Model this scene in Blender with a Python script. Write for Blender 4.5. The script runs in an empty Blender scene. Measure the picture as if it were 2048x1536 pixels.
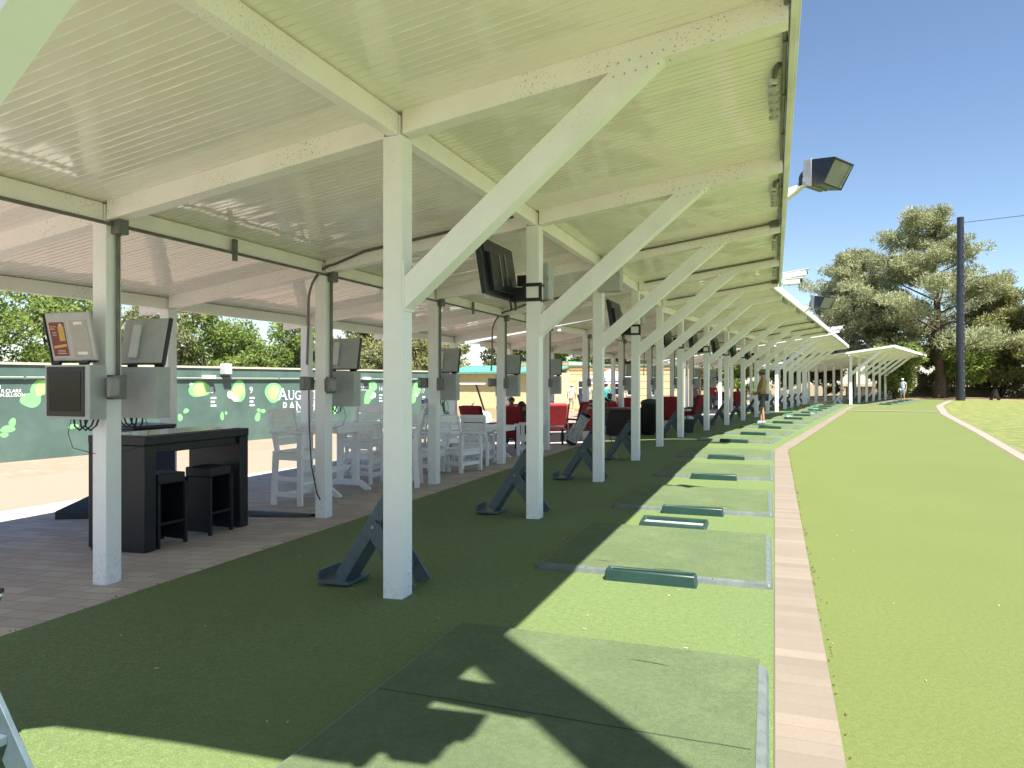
import bpy, math, random
import numpy as np
from mathutils import Vector, Matrix, Euler
rnd = random.Random(7)
R = math.radians
S = bpy.context.scene
COL = S.collection
ORD = ['first', 'second', 'third', 'fourth', 'fifth', 'sixth', 'seventh', 'eighth', 'ninth', 'tenth']

# ------------------------------------------------------------------ materials
def nodes(name):
    m = bpy.data.materials.new(name); m.use_nodes = True
    nt = m.node_tree
    return m, nt, nt.nodes['Principled BSDF']
def N(nt, t, **kw):
    n = nt.nodes.new(t)
    for k, v in kw.items(): setattr(n, k, v)
    return n
def ramp(nt, fac, stops):
    r = N(nt, 'ShaderNodeValToRGB')
    e = r.color_ramp.elements
    while len(e) < len(stops): e.new(.5)
    for i, (p, c) in enumerate(stops):
        e[i].position = p; e[i].color = (*c, 1)
    nt.links.new(fac, r.inputs[0]); return r.outputs[0]
def noise(nt, scale, detail=4, rough=.55, coord='Object', vec=None):
    n = N(nt, 'ShaderNodeTexNoise'); n.inputs['Scale'].default_value = scale
    n.inputs['Detail'].default_value = detail; n.inputs['Roughness'].default_value = rough
    if vec is None:
        tc = N(nt, 'ShaderNodeTexCoord'); vec = tc.outputs[coord]
    nt.links.new(vec, n.inputs['Vector']); return n.outputs['Fac']
def mixc(nt, fac, a, b, mode='MIX'):
    n = N(nt, 'ShaderNodeMixRGB', blend_type=mode)
    for i, v in ((0, fac), (1, a), (2, b)):
        if isinstance(v, (int, float)): n.inputs[i].default_value = v
        elif isinstance(v, tuple): n.inputs[i].default_value = (*v, 1)
        else: nt.links.new(v, n.inputs[i])
    return n.outputs[0]
def bump(nt, b, h, strength=.3, dist=.01):
    n = N(nt, 'ShaderNodeBump'); n.inputs['Strength'].default_value = strength; n.inputs['Distance'].default_value = dist
    nt.links.new(h, n.inputs['Height']); nt.links.new(n.outputs[0], b.inputs['Normal'])
def mat(name, c, rough=.5, c2=None, scale=6, detail=4, lo=.35, hi=.65, metal=0, spec=.5, bmp=None, coat=0):
    m, nt, b = nodes(name)
    b.inputs['Roughness'].default_value = rough; b.inputs['Metallic'].default_value = metal
    b.inputs['Specular IOR Level'].default_value = spec
    b.inputs['Coat Weight'].default_value = coat
    if c2 is None: c2 = tuple(x * .82 for x in c)
    col = ramp(nt, noise(nt, scale, detail), [(lo, c2), (hi, c)])
    nt.links.new(col, b.inputs['Base Color'])
    if bmp: bump(nt, b, noise(nt, bmp[0], 3), bmp[1], bmp[2])
    return m
M = {}
def speckled_paint(name, c, amount):
    m, nt, b = nodes(name)
    base = ramp(nt, noise(nt, 3.0, 5), [(.3, tuple(x * .93 for x in c)), (.7, c)])
    spots = ramp(nt, noise(nt, 85, 2, .5), [(.63, (0, 0, 0)), (.665, (1, 1, 1))])
    patch = ramp(nt, noise(nt, 1.3, 3, .6), [(.46, (0, 0, 0)), (.66, (1, 1, 1))])
    f = mixc(nt, 1.0, spots, patch, 'MULTIPLY')
    f2 = mixc(nt, 1.0, f, (amount,) * 3, 'MULTIPLY')
    col = mixc(nt, f2, base, (.10, .085, .05))
    if 'post' in name:
        tc = N(nt, 'ShaderNodeTexCoord'); sp = N(nt, 'ShaderNodeSeparateXYZ'); nt.links.new(tc.outputs['Object'], sp.inputs[0])
        low = N(nt, 'ShaderNodeMapRange'); low.inputs[1].default_value = -.25; low.inputs[2].default_value = .25; low.inputs[3].default_value = 1; low.inputs[4].default_value = 0
        nt.links.new(sp.outputs['Z'], low.inputs[0])
        scuff = ramp(nt, noise(nt, 26, 5, .7), [(.5, (0, 0, 0)), (.68, (.55, .55, .55))])
        col = mixc(nt, mixc(nt, 1., scuff, low.outputs[0], 'MULTIPLY'), col, (.22, .20, .16))
        streak = ramp(nt, noise(nt, 7, 4, .7), [(.56, (0, 0, 0)), (.75, (.10, .10, .10))])
        col = mixc(nt, streak, col, (.4, .38, .3))
    nt.links.new(col, b.inputs['Base Color'])
    b.inputs['Roughness'].default_value = .38
    bump(nt, b, noise(nt, 40, 3), .05, .004)
    return m
M['post'] = speckled_paint('white_post_paint', (.91, .91, .90), .2)
M['beam'] = speckled_paint('white_beam_paint', (.96, .92, .905), .85)
def ceiling():
    m, nt, b = nodes('glossy_ceiling_panel')
    b.inputs['Base Color'].default_value = (.74, .73, .66, 1)
    tc = N(nt, 'ShaderNodeTexCoord'); sp = N(nt, 'ShaderNodeSeparateXYZ'); nt.links.new(tc.outputs['Object'], sp.inputs[0])
    col = ramp(nt, noise(nt, .9, 4), [(.3, (.92, .855, .83)), (.7, (.965, .90, .875))])
    specks = ramp(nt, noise(nt, 60, 2), [(.71, (0, 0, 0)), (.74, (1, 1, 1))])
    patch = ramp(nt, noise(nt, .9, 2), [(.55, (0, 0, 0)), (.7, (.6, .6, .6))])
    nt.links.new(mixc(nt, mixc(nt, 1., specks, patch, 'MULTIPLY'), col, (.16, .14, .08)), b.inputs['Base Color'])
    b.inputs['Roughness'].default_value = .055
    b.inputs['Specular IOR Level'].default_value = .6
    mp = N(nt, 'ShaderNodeMapping'); mp.inputs['Scale'].default_value = (1.2, 5, 1); nt.links.new(tc.outputs['Object'], mp.inputs[0])
    bump(nt, b, noise(nt, 1.0, 2, .5, vec=mp.outputs[0]), .14, .012)
    return m
M['ceiling'] = ceiling()
M['groove'] = mat('ceiling_seam', (.93, .91, .84), .5)
M['roof_top'] = mat('white_roof_metal', (.80, .80, .79), .35, scale=2)
M['fascia'] = mat('white_fascia', (.82, .82, .80), .4, scale=3)
def turf(name, a, b_, c, rough=.75, dirt=None, fine=125, bstr=.9, bd=.012, coord='Object', wear=0):
    m, nt, b = nodes(name)
    c = tuple(min(1, 1.12 * x) for x in c); a = tuple(.85 * x for x in a)
    f1 = noise(nt, fine, 3, .7); f2 = noise(nt, fine * .22, 4, .65); f3 = noise(nt, .55, 4, .6)
    col = ramp(nt, f1, [(.28, a), (.5, b_), (.74, c)])
    col = mixc(nt, ramp(nt, f2, [(.35, (.45, .45, .45)), (.65, (0, 0, 0))]), col, a)
    col = mixc(nt, ramp(nt, f3, [(.33, (.45, .45, .45)), (.65, (0, 0, 0))]), col, tuple(.78 * x for x in b_))
    if wear:
        f4 = noise(nt, 2.2, 4, .7)
        col = mixc(nt, ramp(nt, f4, [(.45, (0, 0, 0)), (.75, (wear, wear, wear))]), col, tuple(min(1, x * 1.5) for x in c))
    nt.links.new(col, b.inputs['Base Color'])
    b.inputs['Roughness'].default_value = rough; b.inputs['Specular IOR Level'].default_value = .25
    b.inputs['Sheen Weight'].default_value = .04
    ad = N(nt, 'ShaderNodeMath', operation='ADD'); nt.links.new(f1, ad.inputs[0]); nt.links.new(f2, ad.inputs[1])
    bump(nt, b, ad.outputs[0], bstr, bd)
    return m
M['turf'] = turf('tee_line_turf', (.048, .102, .029), (.134, .188, .062), (.262, .305, .118), bstr=.6)
M['turf_r'] = turf('front_apron_turf', (.071, .102, .024), (.133, .168, .042), (.202, .228, .072), fine=170, bstr=.5)
M['mat_turf'] = turf('hitting_mat_turf', (.042, .076, .031), (.108, .155, .061), (.19, .232, .108), fine=150, wear=.15)
M['fairway'] = turf('fairway_grass', (.07, .10, .02), (.15, .18, .045), (.27, .27, .09), fine=60, bd=.03, wear=.6)
M['dry'] = turf('dry_grass', (.13, .10, .05), (.25, .20, .10), (.36, .29, .16), fine=25, bd=.03)
def pavers(name, c1, c2, mortar, bw, bh, rot=0, off=.5):
    m, nt, b = nodes(name)
    tc = N(nt, 'ShaderNodeTexCoord'); mp = N(nt, 'ShaderNodeMapping'); mp.inputs['Rotation'].default_value[2] = rot
    nt.links.new(tc.outputs['UV'], mp.inputs[0])
    br = N(nt, 'ShaderNodeTexBrick'); br.offset = off
    nt.links.new(mp.outputs[0], br.inputs['Vector'])
    for i, v in (('Scale', 1), ('Brick Width', bw), ('Row Height', bh), ('Mortar Size', .004), ('Mortar Smooth', .2), ('Bias', 0)):
        br.inputs[i].default_value = v
    br.inputs['Color1'].default_value = (*c1, 1); br.inputs['Color2'].default_value = (*c2, 1); br.inputs['Mortar'].default_value = (*mortar, 1)
    col = mixc(nt, ramp(nt, noise(nt, 1.1, 5, .6), [(.35, (.45, .45, .45)), (.65, (0, 0, 0))]), br.outputs['Color'], tuple(x * .62 for x in c2))
    col = mixc(nt, ramp(nt, noise(nt, 90, 4, .7), [(.3, (.3, .3, .3)), (.7, (0, 0, 0))]), col, tuple(x * .6 for x in c1))
    nt.links.new(col, b.inputs['Base Color']); b.inputs['Roughness'].default_value = .85
    inv = N(nt, 'ShaderNodeMath', operation='SUBTRACT'); inv.inputs[0].default_value = 1; nt.links.new(br.outputs['Fac'], inv.inputs[1])
    bump(nt, b, inv.outputs[0], .6, .006)
    return m
M['paver'] = pavers('grey_patio_pavers', (.44, .37, .33), (.60, .52, .47), (.16, .14, .13), .32, .16)
M['paver_w'] = pavers('warm_path_pavers', (.28, .195, .14), (.35, .25, .18), (.22, .16, .12), .24, .12)
M['kerb'] = pavers('kerb_bricks', (.185, .152, .12), (.245, .203, .158), (.215, .175, .135), .5, .118, 0, 0)
M['edge'] = pavers('pale_edge_bricks', (.26, .22, .175), (.32, .27, .215), (.22, .18, .14), .5, .2, 0, 0)
M['concrete'] = mat('aggregate_concrete', (.30, .235, .175), .85, (.21, .165, .122), 160, 3, .35, .65, bmp=(200, .3, .004))
M['wallgreen'] = mat('dark_green_painted_wall', (.092, .150, .128), .55, (.055, .102, .085), 1.3, 7, .3, .72, bmp=(60, .15, .004))
M['wallcap'] = mat('pale_wall_cap', (.55, .50, .38), .8)
M['mint'] = mat('mint_green_paint', (.22, .62, .22), .6)
M['lime'] = mat('lime_green_paint', (.40, .80, .22), .6)
M['cream'] = mat('cream_paint', (.80, .78, .62), .6)
M['white'] = mat('plain_white_paint', (.82, .82, .80), .5)
M['lilac'] = mat('pale_lilac_paint', (.75, .68, .82), .6)
M['teal_txt'] = mat('turquoise_paint', (.12, .60, .60), .6)
M['poly'] = mat('white_poly_lumber', (.90, .90, .89), .42, (.84, .84, .83), 5, 4, bmp=(30, .08, .003))
M['stand'] = mat('teal_recycled_plastic', (.085, .122, .142), .45, (.062, .094, .112), 14, 4, bmp=(60, .12, .003))
M['rubber'] = mat('grey_green_rubber_edge', (.12, .145, .135), .5, (.085, .105, .097), 12)
M['tray'] = mat('dark_green_tray_plastic', (.016, .045, .036), .38, (.012, .034, .028), 6)
M['tray_in'] = mat('worn_tray_floor', (.42, .44, .40), .7, (.24, .28, .25), 20)
M['black'] = mat('black_plastic', (.012, .013, .015), .35, (.008, .008, .01), 10)
M['tvback'] = mat('black_tv_shell', (.014, .018, .022), .3, (.01, .012, .015), 8)
M['screen'] = mat('dark_glass_screen', (.008, .012, .018), .12, (.006, .009, .013), 3, spec=.3)
M['greymetal'] = mat('grey_enclosure_metal', (.44, .455, .45), .42, (.39, .405, .40), 8, bmp=(90, .05, .002))
M['conduit'] = mat('grey_conduit', (.18, .185, .165), .4, (.13, .13, .115), 9, metal=.3)
M['steel'] = mat('galvanised_steel', (.42, .42, .40), .4, (.3, .3, .28), 30, metal=.8)
M['clear'] = mat('smoky_clear_cover', (.24, .25, .25), .15)
M['reflector'] = mat('floodlight_reflector', (.5, .52, .42), .22, (.3, .32, .25), 5, metal=.7)
M['flood'] = mat('silver_lamp_casing', (.34, .35, .35), .4, (.28, .28, .28), 9, metal=.4)
M['cam'] = mat('white_camera_casing', (.72, .72, .70), .4)
def wicker():
    m, nt, b = nodes('black_wicker')
    tc = N(nt, 'ShaderNodeTexCoord'); mp = N(nt, 'ShaderNodeMapping'); mp.inputs['Scale'].default_value = (45, 45, 70)
    nt.links.new(tc.outputs['Object'], mp.inputs[0])
    w = N(nt, 'ShaderNodeTexChecker'); w.inputs['Scale'].default_value = 1; nt.links.new(mp.outputs[0], w.inputs['Vector'])
    w.inputs['Color1'].default_value = (.020, .022, .030, 1); w.inputs['Color2'].default_value = (.005, .005, .008, 1)
    nt.links.new(mixc(nt, noise(nt, 12, 3), w.outputs['Color'], (.010, .010, .014)), b.inputs['Base Color'])
    b.inputs['Roughness'].default_value = .42
    bump(nt, b, w.outputs['Fac'], .7, .006)
    return m
M['wicker'] = wicker()
M['glasstop'] = mat('black_glass_top', (.05, .055, .07), .12)
M['red'] = mat('red_cushion_fabric', (.27, .012, .014), .8, (.2, .008, .01), 8, bmp=(200, .2, .002))
M['bronze'] = mat('dark_bronze_frame', (.03, .025, .022), .4)
M['copper'] = mat('copper_table_top', (.22, .10, .06), .4, (.14, .06, .04), 9)
M['bag_w'] = mat('white_grey_bag_fabric', (.62, .62, .60), .6, (.30, .30, .30), 26, lo=.42, hi=.5)
M['navy'] = mat('navy_bag_fabric', (.015, .02, .06), .6)
M['green_wire'] = mat('green_coated_wire', (.03, .25, .13), .4)
M['tan'] = mat('tan_stucco', (.62, .50, .29), .85, (.55, .44, .25), 3, bmp=(60, .2, .004))
M['teal_roof'] = mat('teal_metal_roof', (.13, .34, .30), .45, (.10, .28, .25), 4)
M['orange_trim'] = mat('ochre_frieze', (.55, .33, .14), .8)
M['window'] = mat('dark_window_glass', (.02, .025, .03), .08)
M['purple'] = mat('pale_purple_umbrella', (.50, .38, .55), .8)
M['bark'] = mat('pine_bark', (.13, .085, .06), .9, (.06, .04, .03), 14, lo=.4, hi=.6, bmp=(22, .9, .04))
M['bark2'] = mat('grey_brown_bark', (.10, .075, .05), .9, (.05, .04, .03), 10, bmp=(25, .8, .03))
M['netpole'] = mat('black_net_pole', (.018, .022, .032), .35, (.012, .015, .022), 3)
M['block'] = mat('tan_block_wall', (.34, .26, .20), .9, (.27, .20, .15), 6)
M['path'] = mat('pale_dirt_path', (.45, .36, .26), .9, (.36, .28, .2), 4)
M['path_soil'] = mat('dry_soil_edge', (.20, .16, .09), .9, (.10, .10, .04), 9)
M['maroon'] = mat('maroon_poster', (.20, .03, .035), .5)
M['amber'] = mat('amber_drink_print', (.62, .38, .08), .5)
M['paper'] = mat('laminated_paper', (.55, .54, .50), .4)
M['skin'] = mat('skin_warm', (.42, .24, .16), .55, (.38, .21, .14), 8)
M['skin_d'] = mat('skin_brown', (.22, .12, .08), .55)
M['hair'] = mat('dark_hair', (.015, .012, .01), .5)
def cloth(name, c): return mat(name, c, .85, tuple(x * .75 for x in c), 14, bmp=(60, .25, .004))
for k, c in (('c_tan', (.42, .27, .10)), ('c_grey', (.13, .12, .13)), ('c_white', (.7, .7, .68)), ('c_black', (.015, .015, .017)), ('c_pink', (.42, .20, .19)),
             ('c_red', (.32, .02, .03)), ('c_teal', (.05, .36, .35)), ('c_blue', (.22, .34, .48)), ('c_khaki', (.42, .40, .34)), ('c_navy', (.02, .03, .07)), ('c_purple', (.13, .08, .3)), ('c_mint', (.4, .62, .55)), ('c_paleblue', (.36, .46, .60))):
    M[k] = cloth(k.replace('c_', 'fabric_'), c)
M['shoe'] = mat('pale_blue_shoe', (.30, .45, .60), .6)
M['shoe_w'] = mat('white_shoe', (.7, .7, .7), .6)
def leaf(name, a, b_, c, tr=.25, sc=.5):
    m, nt, b = nodes(name)
    f = noise(nt, sc, 5, .75)
    nt.links.new(ramp(nt, f, [(.3, a), (.5, b_), (.7, c)]), b.inputs['Base Color'])
    b.inputs['Roughness'].default_value = .6; b.inputs['Specular IOR Level'].default_value = .3
    t = N(nt, 'ShaderNodeBsdfTranslucent'); mx = N(nt, 'ShaderNodeMixShader'); mx.inputs[0].default_value = tr
    nt.links.new(ramp(nt, f, [(.3, b_), (.7, c)]), t.inputs[0])
    nt.links.new(b.outputs[0], mx.inputs[1]); nt.links.new(t.outputs[0], mx.inputs[2])
    nt.links.new(mx.outputs[0], nt.nodes['Material Output'].inputs[0])
    return m
M['needle'] = leaf('pine_needles', (.16, .18, .10), (.27, .29, .155), (.40, .41, .22))
M['needle2'] = leaf('yellowish_pine_needles', (.13, .14, .055), (.22, .23, .09), (.34, .33, .14))
M['leaf'] = leaf('bright_broad_leaves', (.08, .13, .03), (.17, .24, .055), (.30, .36, .10), .35)
M['leaf_p'] = leaf('pale_olive_leaves', (.12, .14, .06), (.20, .21, .09), (.32, .30, .16), .3)
M['leaf_b'] = leaf('brownish_leaves', (.09, .06, .02), (.17, .12, .04), (.26, .20, .07), .3)

# ------------------------------------------------------------------ mesh helpers
class MB:
    def __init__(s): s.v = []; s.f = []; s.mi = []
    def add(s, vs, fs, mi=0):
        o = len(s.v); s.v += [tuple(p) for p in vs]; s.f += [tuple(o + i for i in f) for f in fs]; s.mi += [mi] * len(fs); return s
    def box(s, c, d, rot=None, mi=0):
        x, y, z = d[0] / 2, d[1] / 2, d[2] / 2
        vs = [Vector(p) for p in ((-x, -y, -z), (x, -y, -z), (x, y, -z), (-x, y, -z), (-x, -y, z), (x, -y, z), (x, y, z), (-x, y, z))]
        if rot is not None:
            m = Euler(rot).to_matrix(); vs = [m @ v for v in vs]
        return s.add([v + Vector(c) for v in vs], [(3, 2, 1, 0), (4, 5, 6, 7), (0, 1, 5, 4), (1, 2, 6, 5), (2, 3, 7, 6), (3, 0, 4, 7)], mi)
    def bb(s, a, b, mi=0):
        return s.box([(p + q) / 2 for p, q in zip(a, b)], [abs(q - p) for p, q in zip(a, b)], None, mi)
    def bar(s, a, b, w, h, up=(0, 0, 1), mi=0):
        a = Vector(a); b = Vector(b); d = (b - a).normalized(); u = Vector(up)
        if abs(d.dot(u)) > .99: u = Vector((1, 0, 0))
        r = d.cross(u).normalized(); u = r.cross(d).normalized()
        vs = []
        for p in (a, b):
            for sx, sz in ((-1, -1), (1, -1), (1, 1), (-1, 1)): vs.append(p + r * sx * w / 2 + u * sz * h / 2)
        return s.add(vs, [(3, 2, 1, 0), (4, 5, 6, 7), (0, 1, 5, 4), (1, 2, 6, 5), (2, 3, 7, 6), (3, 0, 4, 7)], mi)
    def tube(s, pts, r, n=8, mi=0, cap=True):
        pts = [Vector(p) for p in pts]; k = len(pts); rs = r if isinstance(r, (list, tuple)) else [r] * k
        vs = []; fs = []; ref = None
        for i, p in enumerate(pts):
            d = (pts[min(i + 1, k - 1)] - pts[max(i - 1, 0)]).normalized()
            if ref is None: ref = Vector((0, 0, 1)) if abs(d.z) < .9 else Vector((1, 0, 0))
            a = d.cross(ref).normalized(); b = d.cross(a).normalized(); ref = -b if False else ref
            for j in range(n):
                t = 2 * math.pi * j / n; vs.append(p + (a * math.cos(t) + b * math.sin(t)) * rs[i])
        for i in range(k - 1):
            for j in range(n):
                q = (j + 1) % n; fs.append((i * n + j, i * n + q, (i + 1) * n + q, (i + 1) * n + j))
        if cap: fs.append(tuple(range(n))[::-1]); fs.append(tuple((k - 1) * n + j for j in range(n)))
        return s.add(vs, fs, mi)
    def lathe(s, prof, c=(0, 0, 0), n=20, mi=0):
        vs = []; fs = []
        for r, z in prof:
            for j in range(n):
                t = 2 * math.pi * j / n; vs.append((c[0] + r * math.cos(t), c[1] + r * math.sin(t), c[2] + z))
        for i in range(len(prof) - 1):
            for j in range(n):
                q = (j + 1) % n; fs.append((i * n + j, i * n + q, (i + 1) * n + q, (i + 1) * n + j))
        fs.append(tuple(range(n))[::-1]); fs.append(tuple((len(prof) - 1) * n + j for j in range(n)))
        return s.add(vs, fs, mi)
    def prism(s, poly, axis, a, b, mi=0):
        """extrude a 2-D polygon along axis between a and b"""
        def P(p, t): return {'x': (t, p[0], p[1]), 'y': (p[0], t, p[1]), 'z': (p[0], p[1], t)}[axis]
        n = len(poly); vs = [P(p, a) for p in poly] + [P(p, b) for p in poly]
        fs = [tuple(range(n))[::-1], tuple(range(n, 2 * n))] + [(i, (i + 1) % n, n + (i + 1) % n, n + i) for i in range(n)]
        return s.add(vs, fs, mi)
    def ell(s, c, r, n=12, m=8, mi=0):
        vs = []; fs = []
        for i in range(m + 1):
            ph = math.pi * i / m
            for j in range(n):
                t = 2 * math.pi * j / n
                vs.append((c[0] + r[0] * math.sin(ph) * math.cos(t), c[1] + r[1] * math.sin(ph) * math.sin(t), c[2] + r[2] * math.cos(ph)))
        for i in range(m):
            for j in range(n):
                q = (j + 1) % n; fs.append((i * n + j, (i + 1) * n + j, (i + 1) * n + q, i * n + q))
        return s.add(vs, fs, mi)
    def mesh(s, name, mats):
        me = bpy.data.meshes.new(name); me.from_pydata(s.v, [], s.f)
        for m in (mats if isinstance(mats, (list, tuple)) else [mats]): me.materials.append(m)
        me.polygons.foreach_set('material_index', s.mi)
        me.validate(); me.update()
        return me
    def build(s, name, mats, parent=None, smooth=False, bevel=0, loc=None, rz=0):
        me = s.mesh(name, mats)
        o = link(name, me, parent, loc, rz)
        if smooth or bevel:
            me.shade_smooth()
            try: me.set_sharp_from_angle(angle=R(38))
            except Exception: pass
        if bevel:
            b = o.modifiers.new('bevel', 'BEVEL'); b.width = bevel; b.segments = 2; b.limit_method = 'ANGLE'; b.angle_limit = R(40)
            b.harden_normals = False
        return o
def link(name, data, parent=None, loc=None, rz=0):
    o = bpy.data.objects.new(name, data); COL.objects.link(o)
    if parent is not None: o.parent = parent
    if loc is not None: o.location = loc
    if rz: o.rotation_euler = (0, 0, rz)
    return o
def tag(o, label, cat, group=None):
    o['label'] = label; o['category'] = cat
    if group: o['group'] = group
    return o
def thing(name, label, cat, loc=(0, 0, 0), rz=0, group=None):
    o = link(name, None, None, loc, rz); o.empty_display_size = .2
    return tag(o, label, cat, group)
KIDS = {}
def children(o):
    if not KIDS or o.name not in KIDS:
        KIDS.clear()
        for q in bpy.data.objects:
            if q.parent: KIDS.setdefault(q.parent.name, []).append(q)
    return KIDS.get(o.name, [])
def copy_tree(o, parent=None):
    c = o.copy(); COL.objects.link(c)
    if parent is not None: c.parent = parent
    for ch in list(o.children): copy_tree(ch, c)
    return c
def dup(o, loc, rz, label, group=None):
    c = copy_tree(o); c.location = loc; c.rotation_euler = (0, 0, rz); c['label'] = label
    if group: c['group'] = group
    return c
def struct(o): o['kind'] = 'structure'; return o
def text_mesh(MBo, txt, size, place, mi=0, bold=0.0, depth=.004, squash=1):
    """lettering as real faces; place(u, v) gives the 3-D point of a point of the page"""
    cu = bpy.data.curves.new('lettering', 'FONT'); cu.body = txt; cu.size = size; cu.offset = bold * size; cu.resolution_u = 3
    ob = bpy.data.objects.new('lettering', cu); COL.objects.link(ob)
    dg = bpy.context.evaluated_depsgraph_get(); me = bpy.data.meshes.new_from_object(ob.evaluated_get(dg))
    vs = [place(v.co.x * squash, v.co.y) for v in me.vertices]; fs = [tuple(p.vertices) for p in me.polygons]
    MBo.add(vs, fs, mi)
    w = max([v.co.x * squash for v in me.vertices] or [0])
    bpy.data.objects.remove(ob); bpy.data.curves.remove(cu); bpy.data.meshes.remove(me)
    return w

# ------------------------------------------------------------------ terrain
def xf(Y): return -2.48 if Y < 18.1 else -2.48 + .137 * (Y - 18.1)
def g(X, Y):
    u = xf(Y) - X
    if u <= 0: return 0.
    if u < 2.74: return -.062 * u
    if u < 6: return -.17 - .04 * (u - 2.74)
    if u < 12: return -.30 - .025 * (u - 6)
    return -.45
def sheet(name, left, right, layer, m, nx=8, step=.6, thick=0):
    """ground sheet between two (x, y) polylines that share their y values"""
    ys = []
    y0, y1 = left[0][1], left[-1][1]
    n = max(2, int((y1 - y0) / step))
    ys = sorted(set([y0 + (y1 - y0) * i / n for i in range(n + 1)] + [p[1] for p in left] + [p[1] for p in right if y0 <= p[1] <= y1]))
    lx = np.interp(ys, [p[1] for p in left], [p[0] for p in left]); rx = np.interp(ys, [p[1] for p in right], [p[0] for p in right])
    vs = []; uv = []; fs = []; dist = 0
    for i, y in enumerate(ys):
        if i: dist += math.hypot(y - ys[i - 1], rx[i] - rx[i - 1])
        for j in range(nx + 1):
            x = lx[i] + (rx[i] - lx[i]) * j / nx
            vs.append((x, y, g(x, y) + layer)); uv.append((j / nx * abs(rx[i] - lx[i]), dist))
    for i in range(len(ys) - 1):
        for j in range(nx):
            a = i * (nx + 1) + j; fs.append((a, a + 1, a + nx + 2, a + nx + 1))
    me = bpy.data.meshes.new(name); me.from_pydata(vs, [], fs); me.materials.append(m)
    l = me.uv_layers.new(name='UVMap')
    for p in me.polygons:
        for li, vi in zip(p.loop_indices, p.vertices): l.data[li].uv = uv[vi]
    me.shade_smooth()
    return struct(link(name, me))
def big_ground():
    xs = [-400, -200, -100, -60, -40, -30] + [-25 + .75 * i for i in range(48)] + [12, 14, 18, 25, 40, 60, 100, 200, 400]
    ys = [-300, -120, -50, -20, -10] + [-6 + 1.0 * i for i in range(75)] + [72, 80, 95, 120, 160, 260, 500]
    vs = [(x, y, g(x, y) - .035 + (.0 if y < 70 else 0)) for y in ys for x in xs]; n = len(xs)
    fs = [(i * n + j, i * n + j + 1, (i + 1) * n + j + 1, (i + 1) * n + j) for i in range(len(ys) - 1) for j in range(n - 1)]
    me = bpy.data.meshes.new('ground'); me.from_pydata(vs, [], fs); me.materials.append(M['dry']); me.shade_smooth()
    struct(link('ground', me))
big_ground()
YE = 64.0
tl = [(-4.65, -8), (-4.65, 17.2), (-4.45, 18.5), (-.55, 46.8), (2.2, 50.0), (6.2, 64)]
tr_ = [(0, -8), (0, 16.57), (.137, 17.57), (4.05, 46.0), (5.3, 50.5), (8.9, 64)]
kr = [(.255, -8), (.27, 16.50), (.43, 17.6), (4.36, 46.0), (5.6, 50.5), (9.2, 64)]
rl = [(1.5, -8), (2.3, 0), (4.40, 16.6), (5.42, 24.2), (7.05, 37.3), (9.05, 49.1), (12.1, 61.7), (12.8, 64)]
rr = [(1.8, -8), (2.6, 0), (4.74, 16.6), (5.8, 24.2), (7.5, 37.3), (9.55, 49.1), (12.6, 61.7), (13.3, 64)]
sheet('tee_turf', tl, tr_, .0, M['turf'], 10)
sheet('brick_kerb_strip', tr_, kr, .006, M['kerb'], 1)
sheet('front_turf', kr, rl, .0, M['turf_r'], 8)
sheet('brick_edge_strip', [(x + .06, y) for x, y in rl], [(x - .08, y) for x, y in rr], .008, M['edge'], 1)
sheet('edge_soil', rl, rr, .002, M['path_soil'], 1)
sheet('fairway', rr, [(60, -8), (60, 64)], -.004, M['fairway'], 8, 2)
sheet('cross_strip', [(3.35, 39.3), (3.5, 40.4)], [(7.4, 39.3), (7.55, 40.4)], .014, M['kerb'], 6, .3)
pl = [(-11.0, -8), (-10.3, 8), (-8.9, 18), (-5.0, 47), (-1.0, 64)]
sheet('patio', pl, [(x - .0, y) for x, y in tl], -.012, M['paver'], 14)
wl = lambda y, d: (-17.4 + .158 * (y - 11.84) + d, y)
sheet('concrete_path', [wl(-8, 3.3), wl(64, 3.3)], pl, -.010, M['concrete'], 8, 2)
sheet('wall_side_pavers', [wl(-8, .0), wl(64, .0)], [wl(-8, 3.3), wl(64, 3.3)], -.012, M['paver_w'], 6, 2)
# scattered tee fragments and bits on the turf
deb = MB()
for i in range(80):
    x = rnd.uniform(-4.4, 3); y = rnd.uniform(2, 15) if i % 3 else rnd.uniform(2, 6)
    if -.02 < x < .3: continue
    a = rnd.uniform(0, 3.1); l = rnd.choice([.008, .010, .012, .022])
    deb.box((x, y, g(x, y) + .006), (l, .005, .004), (0, 0, a), 0)
edge = MB()
for i in range(230):
    y = rnd.uniform(1.5, 16); x = rnd.choice([.27 + abs(rnd.gauss(0, .02)), .27 + abs(rnd.gauss(0, .012)), -4.65 + rnd.gauss(0, .02)])
    edge.box((x, y, g(x, y) + .008), (rnd.uniform(.005, .015), rnd.uniform(.003, .007), .005), (rnd.uniform(-.4, .4), 0, rnd.uniform(0, 3.1)))
o = edge.build('edge_litter', mat('dry_leaf_litter', (.20, .13, .07), .9, (.07, .05, .03), 30)); o['kind'] = 'stuff'
o = deb.build('tee_fragments', mat('pale_tee_bits', (.55, .5, .36), .7)); o['kind'] = 'stuff'
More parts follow.
